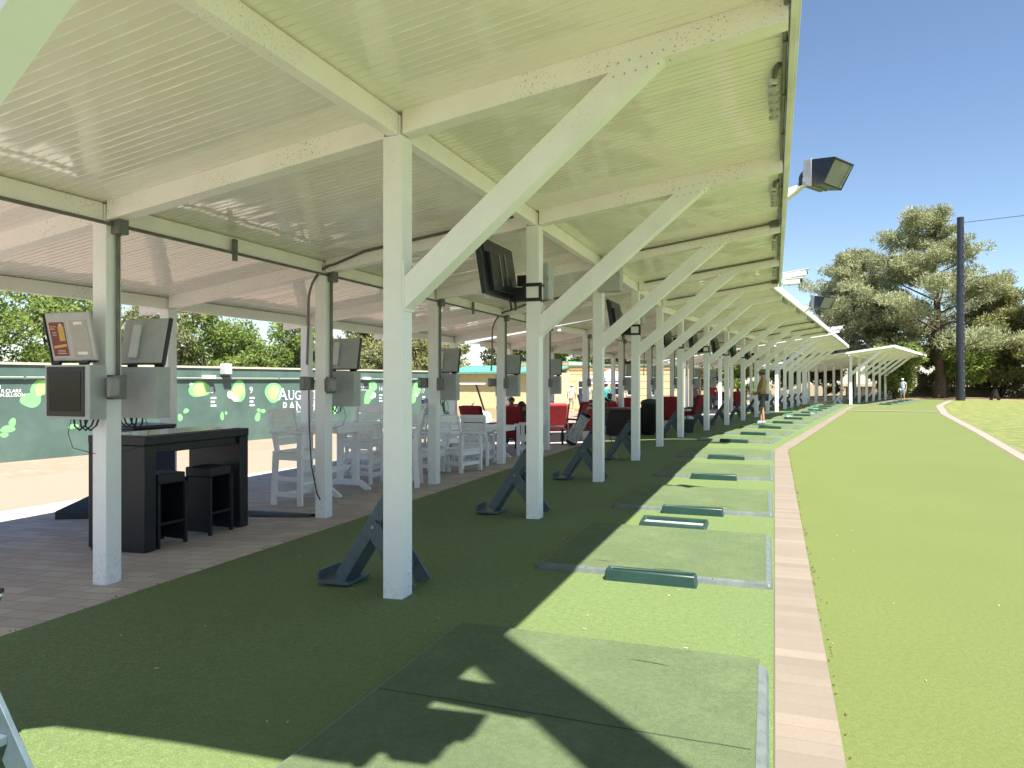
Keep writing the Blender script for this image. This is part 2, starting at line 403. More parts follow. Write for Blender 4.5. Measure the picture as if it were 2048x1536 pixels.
# ------------------------------------------------------------------ canopies
ZB = lambda x: 3.545 + .14 * x          # underside of rafters
ZC = lambda x: 3.70 + .14 * x           # ceiling
ROWS = (-2.48, -5.22, -7.70)
PW = .15
def seg_slope(mb, x0, x1, y, w, d=.155):
    z0, z1 = ZB(x0), ZB(x1)
    vs = []
    for yy in (y - w / 2, y + w / 2):
        vs += [(x0, yy, z0), (x1, yy, z1), (x1, yy, z1 + d), (x0, yy, z0 + d)]
    mb.add(vs, [(0, 1, 2, 3), (7, 6, 5, 4), (4, 5, 1, 0), (3, 2, 6, 7), (0, 3, 7, 4), (1, 5, 6, 2)])
mb = MB()
for a, b in ((.075, -2.407), (-2.553, -5.147), (-5.293, -7.627), (-7.773, -8.15)): seg_slope(mb, b, a, 0, PW - .02)
RAFTER = mb.mesh('rafter', M['beam'])
mb = MB(); q = [(-2.403, 1.988), (-.649, 3.444), (-.50, 3.55), (-.80, 3.535), (-.964, 3.409), (-2.403, 2.209)]
mb.prism([(x, z) for x, z in q], 'y', -.068, .068)
mb.prism([(-2.403, 1.985), (-2.39, 1.985), (-2.39, 2.33), (-2.403, 2.33)], 'y', -.0745, .0745)
BRACE = mb.mesh('brace', M['post'])
mb = MB()
for i in range(7):
    x = -.56 - .055 * i * 1.25
    for k in (0, 1):
        xx = x - .03 * k; z = 3.545 + .14 * xx - .035 + .075 * (1 - k) - .0
        if xx < -1.0: continue
        mb.tube([(xx, -.067, z), (xx, -.0725, z)], .0065, 6)
for i in range(5):
    mb.tube([(-2.405, -.045, 2.03 + .06 * i), (-2.394, -.045, 2.03 + .06 * i)], .011, 6)
    mb.tube([(-2.405, .045, 2.06 + .06 * i), (-2.388, .045, 2.06 + .06 * i)], .011, 6)
BOLTS = mb.mesh('bolt', mat('painted_bolt', (.5, .5, .46), .45))
POSTM = {}
def post_mesh(r, zb):
    k = (r, round(zb, 2))
    if k not in POSTM:
        m_ = MB(); zt = ZC(ROWS[r]) - .012
        m_.bb((-PW / 2, -PW / 2, zb), (PW / 2, PW / 2, ZB(ROWS[r]) - .001)); m_.bb((-PW / 2 + .045, -PW / 2 + .006, ZB(ROWS[r]) - .001), (PW / 2 - .02, PW / 2 - .006, zt))
        for z in (.07, .16): m_.tube([(PW / 2, .02, zb + .05 + z), (PW / 2 + .012, .02, zb + .05 + z)], .012, 6)
        POSTM[k] = m_.mesh('post', M['post'])
    return POSTM[k]
def canopy(label, origin, ang, n, detail, over=.62):
    o = thing('shade_canopy', label, 'canopy', origin, -ang, 'white shade canopies along the tee line')
    ca, sa = math.cos(ang), math.sin(ang)
    ys = [1.38 + 3.05 * k for k in range(n)]
    if detail > 1: ys[0] = 1.33
    y0, y1 = ys[0] - over, ys[-1] + .62
    for k, y in enumerate(ys):
        for r, x in enumerate(ROWS):
            wx, wy = origin[0] + x * ca + y * sa, origin[1] - x * sa + y * ca
            p = link('post', post_mesh(r, g(wx, wy) - .05 - origin[2]), o, (x, y, 0))
            b = p.modifiers.new('bevel', 'BEVEL'); b.width = .006; b.segments = 2; b.limit_method = 'ANGLE'
        link('rafter', RAFTER, o, (0, y, 0))
        br = link('brace', BRACE, o, (0, y, 0))
        if detail > 1 or (detail and k < 3): link('bolt_set', BOLTS, br)
    for r, x in enumerate(ROWS):
        m_ = MB(); e = [y0] + ys + [y1]
        for i in range(len(e) - 1):
            a = e[i] + (PW / 2 + .001 if i else 0); b = e[i + 1] - (PW / 2 + .001 if i < len(e) - 2 else 0)
            m_.bb((x - .045, a, ZB(x)), (x + .045, b, ZB(x) + .148))
        m_.build('purlin', M['beam'], o, bevel=.004)
    # roof: interlocking panels about 15 cm wide, each very slightly tilted
    m_ = MB(); pw = .0765; npan = int(round((y1 - y0) / pw)); pw = (y1 - y0) / npan; x0, x1 = -8.15, .085
    rr_ = random.Random(3)
    nx = 12
    for i in range(npan):
        ya = y0 + i * pw; yb = ya + pw
        t = rr_.uniform(-.0006, .0006); ph = rr_.uniform(0, 6); dz = rr_.uniform(-.0005, .0005)
        vs = []
        for j in range(nx + 1):
            x = x0 + (x1 - x0) * j / nx; w = .0012 * math.sin(x * 1.7 + ph) + .0008 * math.sin(x * 4.1 + ph * 2)
            vs += [(x, ya + .0035, ZC(x) + t + w + dz), (x, yb - .0035, ZC(x) - t + w + dz)]
        m_.add(vs, [(2 * j, 2 * j + 1, 2 * j + 3, 2 * j + 2) for j in range(nx)], 0)
        # raised seam between the panels
        a_ = [(x, yb + s_ * .0042, ZC(x) + dz_) for dz_ in (-.003, .012) for x, s_ in ((x0, -1), (x1, -1), (x1, 1), (x0, 1))]
        m_.add(a_, [(0, 1, 2, 3), (0, 1, 5, 4), (2, 3, 7, 6)], 1)
    m_.add([(x0, y0, ZC(x0) + .075), (x1, y0, ZC(x1) + .075), (x1, y1, ZC(x1) + .075), (x0, y1, ZC(x0) + .075)], [(0, 1, 2, 3)], 2)
    for i in range(0, npan, 4):
        y = y0 + i * pw
        m_.add([(x0, y, ZC(x0) + .075), (x0, y + .03, ZC(x0) + .075), (x0, y + .015, ZC(x0) + .11), (x1, y, ZC(x1) + .075), (x1, y + .03, ZC(x1) + .075), (x1, y + .015, ZC(x1) + .11)],
               [(0, 3, 5, 2), (1, 2, 5, 4), (3, 4, 5)], 2)
    m_.build('roof', [M['ceiling'], M['groove'], M['roof_top']], o)
    m_ = MB(); m_.bb((.088, y0 - .01, ZC(.09) - .09), (.128, y1 + .01, ZC(.09) + .105)); m_.bb((.128, y0, ZC(.09) - .075), (.145, y1, ZC(.09) + .04))
    m_.build('fascia', M['fascia'], o, bevel=.004)
    for yy, s in ((y0, -1), (y1, 1)):
        m_ = MB(); vs = []
        for t in (yy, yy + s * .03):
            vs += [(x0, t, ZC(x0) - .02), (x1, t, ZC(x1) - .02), (x1, t, ZC(x1) + .11), (x0, t, ZC(x0) + .11)]
        m_.add(vs, [(0, 1, 2, 3), (7, 6, 5, 4), (4, 5, 1, 0), (3, 2, 6, 7), (0, 3, 7, 4), (1, 5, 6, 2)])
        m_.build('gable_trim', M['fascia'], o)
    # conduit run under the eave
    m_ = MB(); m_.tube([(.062, y0, ZC(.06) - .055), (.062, y1, ZC(.06) - .055)], .014, 6)
    for i in range(int((y1 - y0) / .9)): m_.box((.066, y0 + .4 + .9 * i, ZC(.06) - .055), (.03, .03, .045))
    m_.build('eave_conduit', M['conduit'], o)
    if detail:
        x = -5.13; z = ZB(-5.22) - .02
        m_ = MB(); m_.tube([(x, ys[0], z), (x, ys[-1], z)], .016, 7)
        for y in ys[:-1]: m_.box((x + .0, y + 1.4, z + .03), (.03, .05, .22))
        m_.build('row_conduit', M['conduit'], o)
        for k, y in enumerate(ys):
            m_ = MB(); gy = -.17
            m_.tube([(-5.12, y + .02, z), (-5.12, y + .02, 1.55)], .018, 7)
            m_.box((-5.10, y + .02, z), (.09, .10, .16)); m_.box((-5.11, y + .0, 1.45), (.07, .13, .2))
            m_.build('drop_conduit', M['conduit'], o, bevel=.006)
        for k in (2, 4):
            if k >= n: continue
            y = ys[k] - .09
            m_ = MB(); pts = [(-5.40 + .0, y + .0, 1.7), (-5.38, y, 2.2)]
            for i in range(9):
                t = i / 8 * math.pi / 2; pts.append((-5.38 + .36 * (1 - math.cos(t)), y, 2.45 + .46 * math.sin(t)))
            pts += [(x, y, ZB(x) + .14) for x in (-4.6, -3.6, -2.7)]
            m_.tube(pts, .016, 7)
            if k in (4,): m_.tube([(x, y, ZB(x) + .13) for x in (-2.3, -1.2, .0)], .016, 7)
            m_.build('bent_conduit', M['conduit'], o)
        for k in (3, 5):
            if k + 1 > n: continue
            y = ys[min(k, n - 1)]
            m_ = MB(); pts = [(x, y - .085, ZB(x) + .12) for x in (-2.3, -1.2, .02)]
            m_.tube(pts, .014, 6); m_.box((.0, y - .09, ZB(0) + .11), (.12, .06, .09))
            m_.build('rafter_conduit', M['conduit'], o)
    return o
A2 = R(7.8)
def org(p, a, loc=(-2.48, 1.38)):
    ca, sa = math.cos(a), math.sin(a)
    return (p[0] - (loc[0] * ca + loc[1] * sa), p[1] - (-loc[0] * sa + loc[1] * ca))
O1 = (0., 0., 0.)
O2 = (*org((-2.37, 19.6), A2), 0.)
O3 = (O2[0] + 18.2 * math.sin(A2), O2[1] + 18.2 * math.cos(A2), -.02)
A4 = R(14.8)
O4 = (*org((4.58, 50.4), A4), -.11)
canopy('nearest white canopy, the one standing over the wicker bar table', O1, 0, 6, 2, .50)
canopy('second white canopy from the camera, its row of black televisions on the front posts', O2, A2, 6, 1, 1.85)
canopy('third white canopy from the camera, ending just before the gap and cross strip', O3, A2, 5, 0)
canopy('farthest white canopy, its open gable end facing the camera below the big pine', O4, A4, 7, 0)
def L2W(O, a, x, y, z=0):
    ca, sa = math.cos(a), math.sin(a)
    return (O[0] + x * ca + y * sa, O[1] - x * sa + y * ca, O[2] + z)

# ------------------------------------------------------------------ things that hang on the canopies
def rowpost(k):   # front-post places in order from the camera over canopies 1-3
    if k < 6: return O1, 0, 1.38 + 3.05 * k
    if k < 12: return O2, A2, 1.38 + 3.05 * (k - 6)
    return O3, A2, 1.38 + 3.05 * (k - 12)
# linear lamps under the eave, one per bay
lamp = thing('eave_lamp', 'ribbed lamp bar under the eave, nearest the camera', 'lamp', group='lamp bars under the canopy eave')
m_ = MB(); m_.bb((-.05, -.36, -.05), (.0, .36, .03)); m_.build('housing', M['fascia'], lamp, bevel=.01)
m_ = MB()
for i in range(5): m_.bb((-.062, -.34 + .16 * i, -.075), (.012, -.30 + .16 * i, -.045))
m_.bb((-.04, -.34, -.065), (-.005, .34, -.05)); m_.build('clip_rail', M['greymetal'], lamp, bevel=.003)
m_ = MB(); m_.tube([(-.02, -.36, .0), (-.01, -.44, .02), (.02, -.5, .03)], .022, 8); m_.build('cable_gland', M['conduit'], lamp)
first = True
for k in range(0, 11):
    if k == 5: continue
    O, a, y = rowpost(k)
    p = L2W(O, a, .02, y + 1.35, ZC(.02) - .035)
    if first: lamp.location = p; lamp.rotation_euler.z = -a; first = False
    else: dup(lamp, p, -a, f'ribbed lamp bar under the eave of the {"nearest" if k < 5 else "second"} canopy, {ORD[(k if k < 5 else k - 6)]} bay from the camera')
# floodlights
def floodlight(label, p, rz):
    t = thing('floodlight', label, 'floodlight', p, rz, 'floodlights on the canopy eave')
    m_ = MB(); m_.prism([(0, -.10), (0, .06), (.30, .10), (.30, .06)], 'y', -.05, .05); m_.build('bracket', M['fascia'], t, bevel=.004)
    m_ = MB()
    pts = [(.24, -.02, .09), (.24, -.02, .17)] + [(.24 + .10 * (1 - math.cos(i / 6 * math.pi / 2)), -.02, .17 + .10 * math.sin(i / 6 * math.pi / 2)) for i in range(1, 7)] + [(.43, -.02, .27)]
    m_.tube(pts, .028, 8); m_.tube([(.26, -.02, .09), (.42, -.02, .07)], .03, 8); m_.ell((.25, -.02, .09), (.05, .05, .04), 8, 6)
    m_.build('arm', M['black'], t, smooth=True)
    h = link('head', None, t, (.42, 0, .17), 0)
    bpy.data.objects.remove(h)
    m_ = MB(); prof = []
    nseg = 12
    for i in range(nseg + 1):
        u = math.pi / 2 + math.pi * i / nseg; prof.append((.52 + .13 * math.cos(u), .17 + .20 * math.sin(u)))
    m_.prism(prof, 'y', -.24, .24)
    for i in range(14): m_.bb((.40, -.235 + .0345 * i, -.02), (.522, -.222 + .0345 * i, .365 + .012))
    hd = m_.build('lamp_head', M['flood'], t, bevel=.004)
    a = [(.52, -.22, .355), (.52, .22, .355), (.52, .22, -.01), (.52, -.22, -.01)]; b = [(.90, -.29, .29), (.90, .29, .29), (.72, .27, -.04), (.72, -.27, -.04)]
    m_ = MB(); m_.add(a + b, [(0, 1, 5, 4), (1, 2, 6, 5), (3, 0, 4, 7), (2, 3, 7, 6)]); v = m_.build('visor', M['tvback'], hd)
    so = v.modifiers.new('thick', 'SOLIDIFY'); so.thickness = .012
    m_ = MB(); s_ = lambda P, q: [(x - .0, y * .93, z * .94 + .012) for x, y, z in P]
    aa, bb_ = s_(a, 0), s_(b, 0)
    m_.add(aa + bb_, [(4, 5, 1, 0), (5, 6, 2, 1), (7, 4, 0, 3), (6, 7, 3, 2), (0, 1, 2, 3)]); m_.build('reflector', M['reflector'], hd)
    m_ = MB(); m_.add([(x - .03, y * .9, z * .93 + .012) for x, y, z in b], [(0, 1, 2, 3)]); m_.build('lens', M['clear'], hd)
    for ch in ('visor', 'reflector', 'lens'): pass
    return t
floodlight('large dark floodlight on the nearest canopy eave, against open blue sky', (.13, 8.94, ZC(.1) - .03), R(-30)).scale = (.76, .76, .76)
floodlight('smaller-looking floodlight on the second canopy eave, beside the pine crown', L2W(O2, A2, .13, 6.1, ZC(.1)), -A2 - R(30))
# security camera clusters
def camera_cluster(label, p, rz, hs=((-.02, .10, .12, .46, .12), (.14, -.02, .1, .34, .12), (-.16, -.06, .05, .34, .12))):
    t = thing('security_camera', label, 'camera', p, rz, 'white camera clusters at canopy corners')
    m_ = MB(); m_.bb((0, -.05, -.05), (.10, .05, .05)); m_.bar((.08, 0, -.02), (.26, 0, -.06), .05, .05); m_.build('mount', M['cam'], t, bevel=.006)
    for i, (y, z, ang, ln, wd) in enumerate(hs):
        m_ = MB(); d = Vector((math.cos(ang), 0, math.sin(ang))); a = Vector((.06, y, z)); b = a + d * ln
        m_.bar(a, b, wd, .11); m_.bar(a + Vector((-.02, 0, .062)), b + d * .07 + Vector((0, 0, .062)), wd + .02, .012)
        c = m_.build('camera_housing', M['cam'], t, bevel=.012)
        m_ = MB(); m_.tube([b - d * .01, b + d * .02], .042, 12); m_.build('lens', M['screen'], c)
        m_ = MB(); m_.tube([(.06 + .12, y, z - .05), (.12, y * .5, -.04)], .022, 8); m_.build('bracket', M['cam'], t)
    return t
camera_cluster('white camera cluster at the far corner of the nearest canopy eave', (.13, 16.55, ZC(.1) - .05), R(-6))
camera_cluster('white camera cluster at the far end of the second canopy eave', L2W(O2, A2, .13, 16.6, ZC(.1) - .02), -A2)
camera_cluster('white camera cluster at the near eave corner, its shadow on the first mat', (.13, 1.10, ZC(.1) + .0), R(4), ((.06, .06, .10, .28, .20), (-.13, -.02, .08, .17, .14)))
camera_cluster('wide white camera-like box added out of view at the near eave for its shadow bar on the first mat', (.13, 1.50, ZC(.1) + .0), R(-4), ((.0, .06, .06, .46, .22),))  # added unseen box, shaped to cast the dark bar on the first mat
# televisions on front posts
def television():
    t = thing('television', 'tv', 'television', group='televisions on the front posts')
    # local: post centre at origin, screen faces -x and down, mounted on the camera side (-y)
    m_ = MB()
    m_.bb((-.10, -.079, -.095), (.105, -.075, .095)); inner = m_
    fr = MB()
    for a, b in (((-.115, -.085, .062), (.11, -.077, .10)), ((-.115, -.085, -.10), (.11, -.077, -.062)), ((-.115, -.0853, -.062), (-.075, -.0773, .062)), ((.073, -.0853, -.062), (.11, -.0773, .062))): fr.bb(a, b)
    fr.bb((.077, -.077, -.10), (.083, .09, -.07)); fr.bb((.077, -.077, .07), (.083, .09, .10))
    fr.build('mount_frame', M['black'], t, bevel=.002)
    arm = MB(); arm.bb((-.25, -.07, -.09), (-.078, .03, .06)); arm.bb((-.20, -.02, .08), (-.078, .04, .20)); arm.build('mount_arm', M['black'], t, bevel=.004)
    tilt = R(-9)
    body = MB(); body.box((0, 0, 0), (.055, 1.0, .60)); body.box((.045, 0, -.06), (.06, .72, .40)); body.box((.02, .0, .2), (.05, .86, .12))
    b = body.build('tv_body', M['tvback'], t, bevel=.008); b.location = (-.33, -.28, .22); b.rotation_euler = (0, tilt, 0)
    s_ = MB(); s_.bb((-.031, -.48, -.28), (-.0285, .48, .28)); s_.build('tv_screen', M['screen'], b)
    st = MB(); st.bb((.077, .05, -.17), (.084, .075, .17)); st.bb((.077, -.12, -.2), (.084, -.095, .15)); st.build('mount_strip', M['steel'], b)
    cb = MB(); cb.tube([(.05, .1, -.28), (.06, .1, -.36), (.05, .12, -.42)], .012, 6); cb.tube([(.05, .25, -.28), (.06, .25, -.36), (.05, .26, -.42)], .012, 6); cb.build('cable', M['black'], b)
    return t
tvp = television(); first = True
for i, k in enumerate((2, 4, 6, 7, 8, 9, 10)):
    kk = {2: 2, 4: 4}.get(k, k)
    O, a, y = rowpost(kk)
    p = L2W(O, a, -2.48, y, 2.47)
    lab = {2: 'large black television on the second clear front post, nearest television to the camera', 4: 'black television on the front post just past the grey electrical box'}.get(k, f'black television on the {ORD[k - 6]} front post of the second canopy')
    if first: tvp.location = p; tvp['label'] = lab; first = False
    else: dup(tvp, p, -a, lab)
# electrical boxes on posts
def ebox(label, p, rz, d):
    t = thing('electrical_box', label, 'electrical box', p, rz, 'grey electrical boxes on the posts')
    m_ = MB(); m_.box((0, 0, 0), d); m_.build('box_body', M['greymetal'], t, bevel=.006)
    m_ = MB(); m_.box((0, -d[1] / 2 - .004, 0), (d[0] * .96, .012, d[2] * .97)); dr = m_.build('door', M['greymetal'], t, bevel=.004)
    m_ = MB(); m_.box((d[0] * .40, -d[1] / 2 - .016, .02), (.03, .016, .05)); m_.build('latch', M['steel'], dr)
    return t
ebox('big grey electrical box high on the third clear front post', (-2.27, 10.38, 3.03), 0, (.34, .2, .44))
ebox('slim grey box beside the nearest television post', (-2.40, 7.72, 2.62), 0, (.07, .2, .40))
ebox('slim grey box high on the post past the second television', (-2.40, 13.8, 2.78), 0, (.07, .2, .36))
# ball-tracking screens on the middle posts: lower box with screen, hinged lid above
def kiosk():
    t = thing('screen_box', 'k', 'screen box', group='grey screen boxes on the middle posts')
    m_ = MB(); m_.bb((-.25, -.09, -.22), (.25, .06, .22))
    for i in range(4): m_.bb((.02, .0605, .08 + .03 * i), (.15, .064, .092 + .03 * i))
    bx = m_.build('box_body', M['greymetal'], t, bevel=.012)
    m_ = MB(); m_.bb((-.225, -.098, -.195), (.195, -.0905, .205)); m_.build('bezel', M['black'], bx, bevel=.004)
    m_ = MB(); m_.bb((-.19, -.1005, -.155), (.16, -.0985, .165)); m_.build('screen', M['screen'], bx)
    m_ = MB(); m_.bb((-.25, -.012, -.2), (.25, .012, .2))
    lid = m_.build('lid', M['greymetal'], t, bevel=.008); lid.location = (-.01, -.04, .45); lid.rotation_euler = (R(12), 0, 0)
    m_ = MB(); m_.bb((-.258, -.022, -.21), (.25, -.004, -.196)); m_.bb((-.262, -.022, -.21), (-.25, .014, .2)); m_.build('rubber_seal', M['black'], lid)
    m_ = MB()
    for x in (-.17, .14): m_.tube([(x - .045, -.05, .235), (x + .045, -.05, .235)], .016, 8)
    m_.build('hinge', M['black'], t, smooth=True)
    m_ = MB(); m_.bb((.03, .012, -.16), (.11, .05, .14)); m_.build('lid_light', M['fascia'], lid, bevel=.012)
    m_ = MB()
    for x in (.0, .07, .12): m_.tube([(x, -.03, -.22), (x + .01, -.03, -.28), (x + .05, -.02, -.31), (x + .09, .0, -.27), (x + .1, .02, -.2)], .008, 6)
    m_.tube([(-.03, -.03, -.22), (-.08, -.02, -.34), (-.05, .0, -.46), (.12, .1, -.52)], .003, 5)
    m_.build('cable', M['black'], t)
    return t
kp = kiosk()
kp.location = (-5.36, 4.27, 1.41); kp['label'] = 'grey screen box facing the camera, maroon drink poster on its raised lid'
BACKPOSTS = [(0, 1), (1, 2), (2, 3), (3, 4), (4, 5)]
lab2 = ['grey screen box seen from behind on the nearest middle post, above the wicker table', 'grey screen box seen from behind on the second middle post, above the white bar table', 'grey screen box seen from behind on the third middle post, above white dining chairs',
        'grey screen box seen from behind on the fourth middle post, beside the seated man', 'grey screen box seen from behind on the fifth middle post, below the teal roof trim']
for i in range(5):
    y = 4.43 + 3.05 * i
    dup(kp, (-5.19, y + .30, 1.40), math.pi, lab2[i])
for i in range(5):
    p = L2W(O2, A2, -5.12, 1.38 + 3.05 * (i + 1) + .3, 1.41)
    dup(kp, p, math.pi - A2, f'distant grey screen box on the {ORD[i + 1]} middle post of the second canopy')
# posters on the nearest lid only
lid = [c for c in kp.children if c.name.startswith('lid')][0]
m_ = MB(); m_.bb((-.225, -.0145, -.165), (-.035, -.0125, .135), 0); m_.bb((-.215, -.0165, -.155), (-.045, -.0148, .125), 1)
pl_ = lambda u, v: (u, -.0172, v)
m_.add([pl_(-.12, -.03), pl_(-.055, -.03), pl_(-.055, .09), pl_(-.12, .09)], [(0, 1, 2, 3)], 2)
m_.add([pl_(-.107, .09), pl_(-.068, .09), pl_(-.074, .112), pl_(-.1, .112)], [(0, 1, 2, 3)], 0)
m_.add([pl_(-.20, -.07), pl_(-.05, -.055), pl_(-.05, -.075), pl_(-.20, -.09)], [(0, 1, 2, 3)], 2)
for (u, v, w, h, c) in ((-.205, .085, .07, .008, 2), (-.205, .065, .05, .01, 2), (-.19, .04, .05, .004, 0), (-.19, .028, .04, .004, 0), (-.19, .016, .045, .004, 0), (-.16, -.11, .08, .004, 0), (-.165, -.122, .09, .004, 0), (-.17, -.136, .1, .005, 0)):
    m_.add([pl_(u, v), pl_(u + w, v), pl_(u + w, v + h), pl_(u, v + h)], [(0, 1, 2, 3)], c)
m_.build('drink_poster', [M['paper'], M['maroon'], M['amber']], lid)
m_ = MB(); m_.bb((.015, -.0145, -.165), (.205, -.0125, .135), 0)
m_.add([(.06, -.015, .1), (.155, -.015, .1), (.155, -.015, .122), (.06, -.015, .122)], [(0, 1, 2, 3)], 1); m_.add([(.05, -.015, -.145), (.16, -.015, -.145), (.16, -.015, -.122), (.05, -.015, -.122)], [(0, 1, 2, 3)], 1)
m_.build('blank_notice', [mat('grey_notice_paper', (.40, .39, .35), .35), M['white']], lid)
# weatherproof socket boxes with a cord
def socket(label, p, rz, cord=None):
    t = thing('socket_box', label, 'socket box', p, rz, 'weatherproof sockets on the middle posts')
    m_ = MB(); m_.bb((-.05, -.045, -.08), (.03, .045, .08)); m_.build('box_body', M['conduit'], t, bevel=.008)
    m_ = MB(); m_.bb((.031, -.05, -.085), (.11, .05, .085)); m_.build('cover', M['clear'], t, bevel=.02)
    if cord:
        m_ = MB(); m_.tube(cord, .008, 6); m_.build('cord', M['black'], t)
socket('grey socket with smoky cover on the nearest middle post', (-5.09, 4.36, 1.45), R(-30))
socket('grey socket with smoky cover on the second middle post', (-5.09, 7.41, 1.45), R(-30))
socket('pale socket with a long hanging black cord, left side of the second middle post', (-5.38, 7.40, 1.47), R(180), [(.0, .0, -.08), (-.005, .0, -.5), (-.05, .02, -1.0), (-.14, .03, -1.35), (-.2, -.1, -1.6)])
socket('pale socket on the left side of the third middle post', (-5.36, 10.46, 1.47), R(180))
socket('pale socket on the left side of the fourth middle post', (-5.36, 13.51, 1.47), R(180))
# ------------------------------------------------------------------ hitting mats, trays, baskets
def hitting_mat():
    t = thing('hitting_mat', 'm', 'golf mat', group='hitting mats along the tee line')
    w = 1.80
    m_ = MB(); m_.bb((.045, .05, .0), (w - .045, w - .01, .040)); m_.build('mat_turf', M['mat_turf'], t)
    m_ = MB()
    prof = [(0, 0), (.012, .032), (.03, .040), (.05, .042), (.05, 0)]
    m_.prism([(y, z) for y, z in prof], 'x', .03, w - .03)
    m_.prism([(w - x, z) for x, z in prof], 'y', .03, w - .1)
    m_.ell((w - .035, .035, .0), (.035, .035, .042), 12, 6)
    m_.ell((.035, .035, .0), (.035, .035, .042), 12, 6)
    m_.prism([(x, z * .96) for x, z in [(0.03, 0), (.034, .036), (.047, .042), (.05, .042), (.05, 0)]], 'y', .03, w - .02)
    for x in (.42, .62, 1.22, 1.38): m_.bb((x, .013, .040), (x + .006, .046, .0432))
    m_.build('edge_frame', M['rubber'], t, smooth=True)
    m_ = MB(); m_.bb((1.10, .018, .0415), (1.27, .044, .0438)); m_.build('edge_label', M['black'], t)
    return t
def ball_tray():
    t = thing('ball_tray', 't', 'ball tray', group='green ball trays beside the mats')
    m_ = MB(); L, W, H = .68, .14, .085; k = .02
    o_ = [(0, 0), (L, 0), (L, W), (0, W)]; i_ = [(k, k), (L - k, k), (L - k, W - k), (k, W - k)]
    vs = [(x * .96 + .014, y * .96 + .005, 0) for x, y in o_] if False else [(x, y, 0) for x, y in o_]
    top = [(x + (.012 if x < L / 2 else -.012), y + (.012 if y < W / 2 else -.012), H) for x, y in o_]
    ti = [(x + (.014 if x < L / 2 else -.014), y + (.014 if y < W / 2 else -.014), H) for x, y in i_]
    bi = [(x + (.02 if x < L / 2 else -.02), y + (.02 if y < W / 2 else -.02), .02) for x, y in i_]
    m_.add(vs + top + ti + bi, [(0, 1, 5, 4), (1, 2, 6, 5), (2, 3, 7, 6), (3, 0, 4, 7), (4, 5, 9, 8), (5, 6, 10, 9), (6, 7, 11, 10), (7, 4, 8, 11), (8, 9, 13, 12), (9, 10, 14, 13), (10, 11, 15, 14), (11, 8, 12, 15)])
    m_.build('tray_body', M['tray'], t, bevel=.012)
    m_ = MB(); m_.add([bi[0], bi[1], bi[2], bi[3]], [(0, 1, 2, 3)]); m_.build('tray_floor', M['tray_in'], t)
    return t
mp_ = hitting_mat(); tp_ = ball_tray(); tray_in = None
first = True
def bay_name(k): return f'{ORD[k]} bay from the camera' if k < 10 else {10: 'eleventh', 11: 'twelfth', 12: 'thirteenth', 13: 'fourteenth', 14: 'fifteenth', 15: 'sixteenth', 16: 'seventeenth', 17: 'eighteenth', 18: 'nineteenth', 19: 'twentieth', 20: 'twenty-first'}[k] + ' bay from the camera'
def add_mat(p, rz, lab, tlab, tx=.60, ty=-.152, tray=True):
    global first
    if first:
        mp_.location = p; mp_.rotation_euler.z = rz; mp_['label'] = lab
    else: dup(mp_, p, rz, lab)
    if tray:
        c, s_ = math.cos(rz), math.sin(rz); q = (p[0] + c * tx - s_ * ty, p[1] + s_ * tx + c * ty, p[2])
        if not tp_.get('used'): tp_.location = q; tp_.rotation_euler.z = rz; tp_['label'] = tlab; tp_['used'] = 1
        else: dup(tp_, q, rz, tlab)
    first = False
ys1 = [2.17, 5.44, 8.34, 11.36, 14.35]
for k, y in enumerate(ys1):
    lab = ['worn green hitting mat nearest the camera, crossed by dark shadows'][0] if k == 0 else f'green hitting mat in the {bay_name(k)}, beside the {["", "first clear", "second clear", "third clear", "fourth clear"][k]} front post'
    add_mat((-1.81, y, .0), R(.6), lab, f'dark green ball tray touching the mat in the {bay_name(k)}', tray=k > 0)
# strike marks and a seam on the nearest mats
def marks(root, spec, seam=None):
    q = random.Random(len(spec) + 3)
    for (x, y, l, a) in spec:
        m_ = MB(); pts = []; n = 9
        for i in range(n + 1):
            t = i / n; w = .011 * math.sin(math.pi * min(1, t * 1.15 + .05)) * q.uniform(.5, 1.2); pts.append((x + l * t * math.cos(a), y + l * t * math.sin(a) + .006 * math.sin(5 * t), w))
        vs = [(px, py + w, .0408) for px, py, w in pts] + [(px, py - w, .0408) for px, py, w in pts]
        m_.add(vs, [(i, i + 1, n + 2 + i, n + 1 + i) for i in range(n)]); m_.build('strike_mark', M['mark'], root)
    if seam:
        m_ = MB(); n = 24; vs = []
        for i in range(n + 1): x = .05 + 1.68 * i / n; y = seam + .004 * math.sin(3 * x) + q.uniform(-.002, .002); vs += [(x, y - .004, .0409), (x, y + .004, .0409)]
        m_.add(vs, [(2 * i, 2 * i + 2, 2 * i + 3, 2 * i + 1) for i in range(n)]); m_.build('mat_seam', M['mark'], root)
M['mark'] = mat('dark_strike_mark', (.035, .042, .018), .9, (.02, .025, .012), 60)
mats_ = [o for o in bpy.data.objects if o.name.startswith('hitting_mat')]
marks(mats_[0], [(1.1, 1.55, .26, -.05)], .80)
marks(mats_[1], [(.92, .16, .34, .02), (.42, .26, .22, .03)])
marks(mats_[2], [(1.1, .3, .3, .02), (.7, .22, .25, 0)])
t = thing('golf_tee', 'tiny orange golf tee standing on the third mat', 'golf tee', (-.62, 8.62, .04))
m_ = MB(); m_.lathe([(.003, 0), (.003, .034), (.007, .044), (.008, .046)], n=8); m_.build('peg', mat('orange_tee', (.7, .25, .03), .5), t)
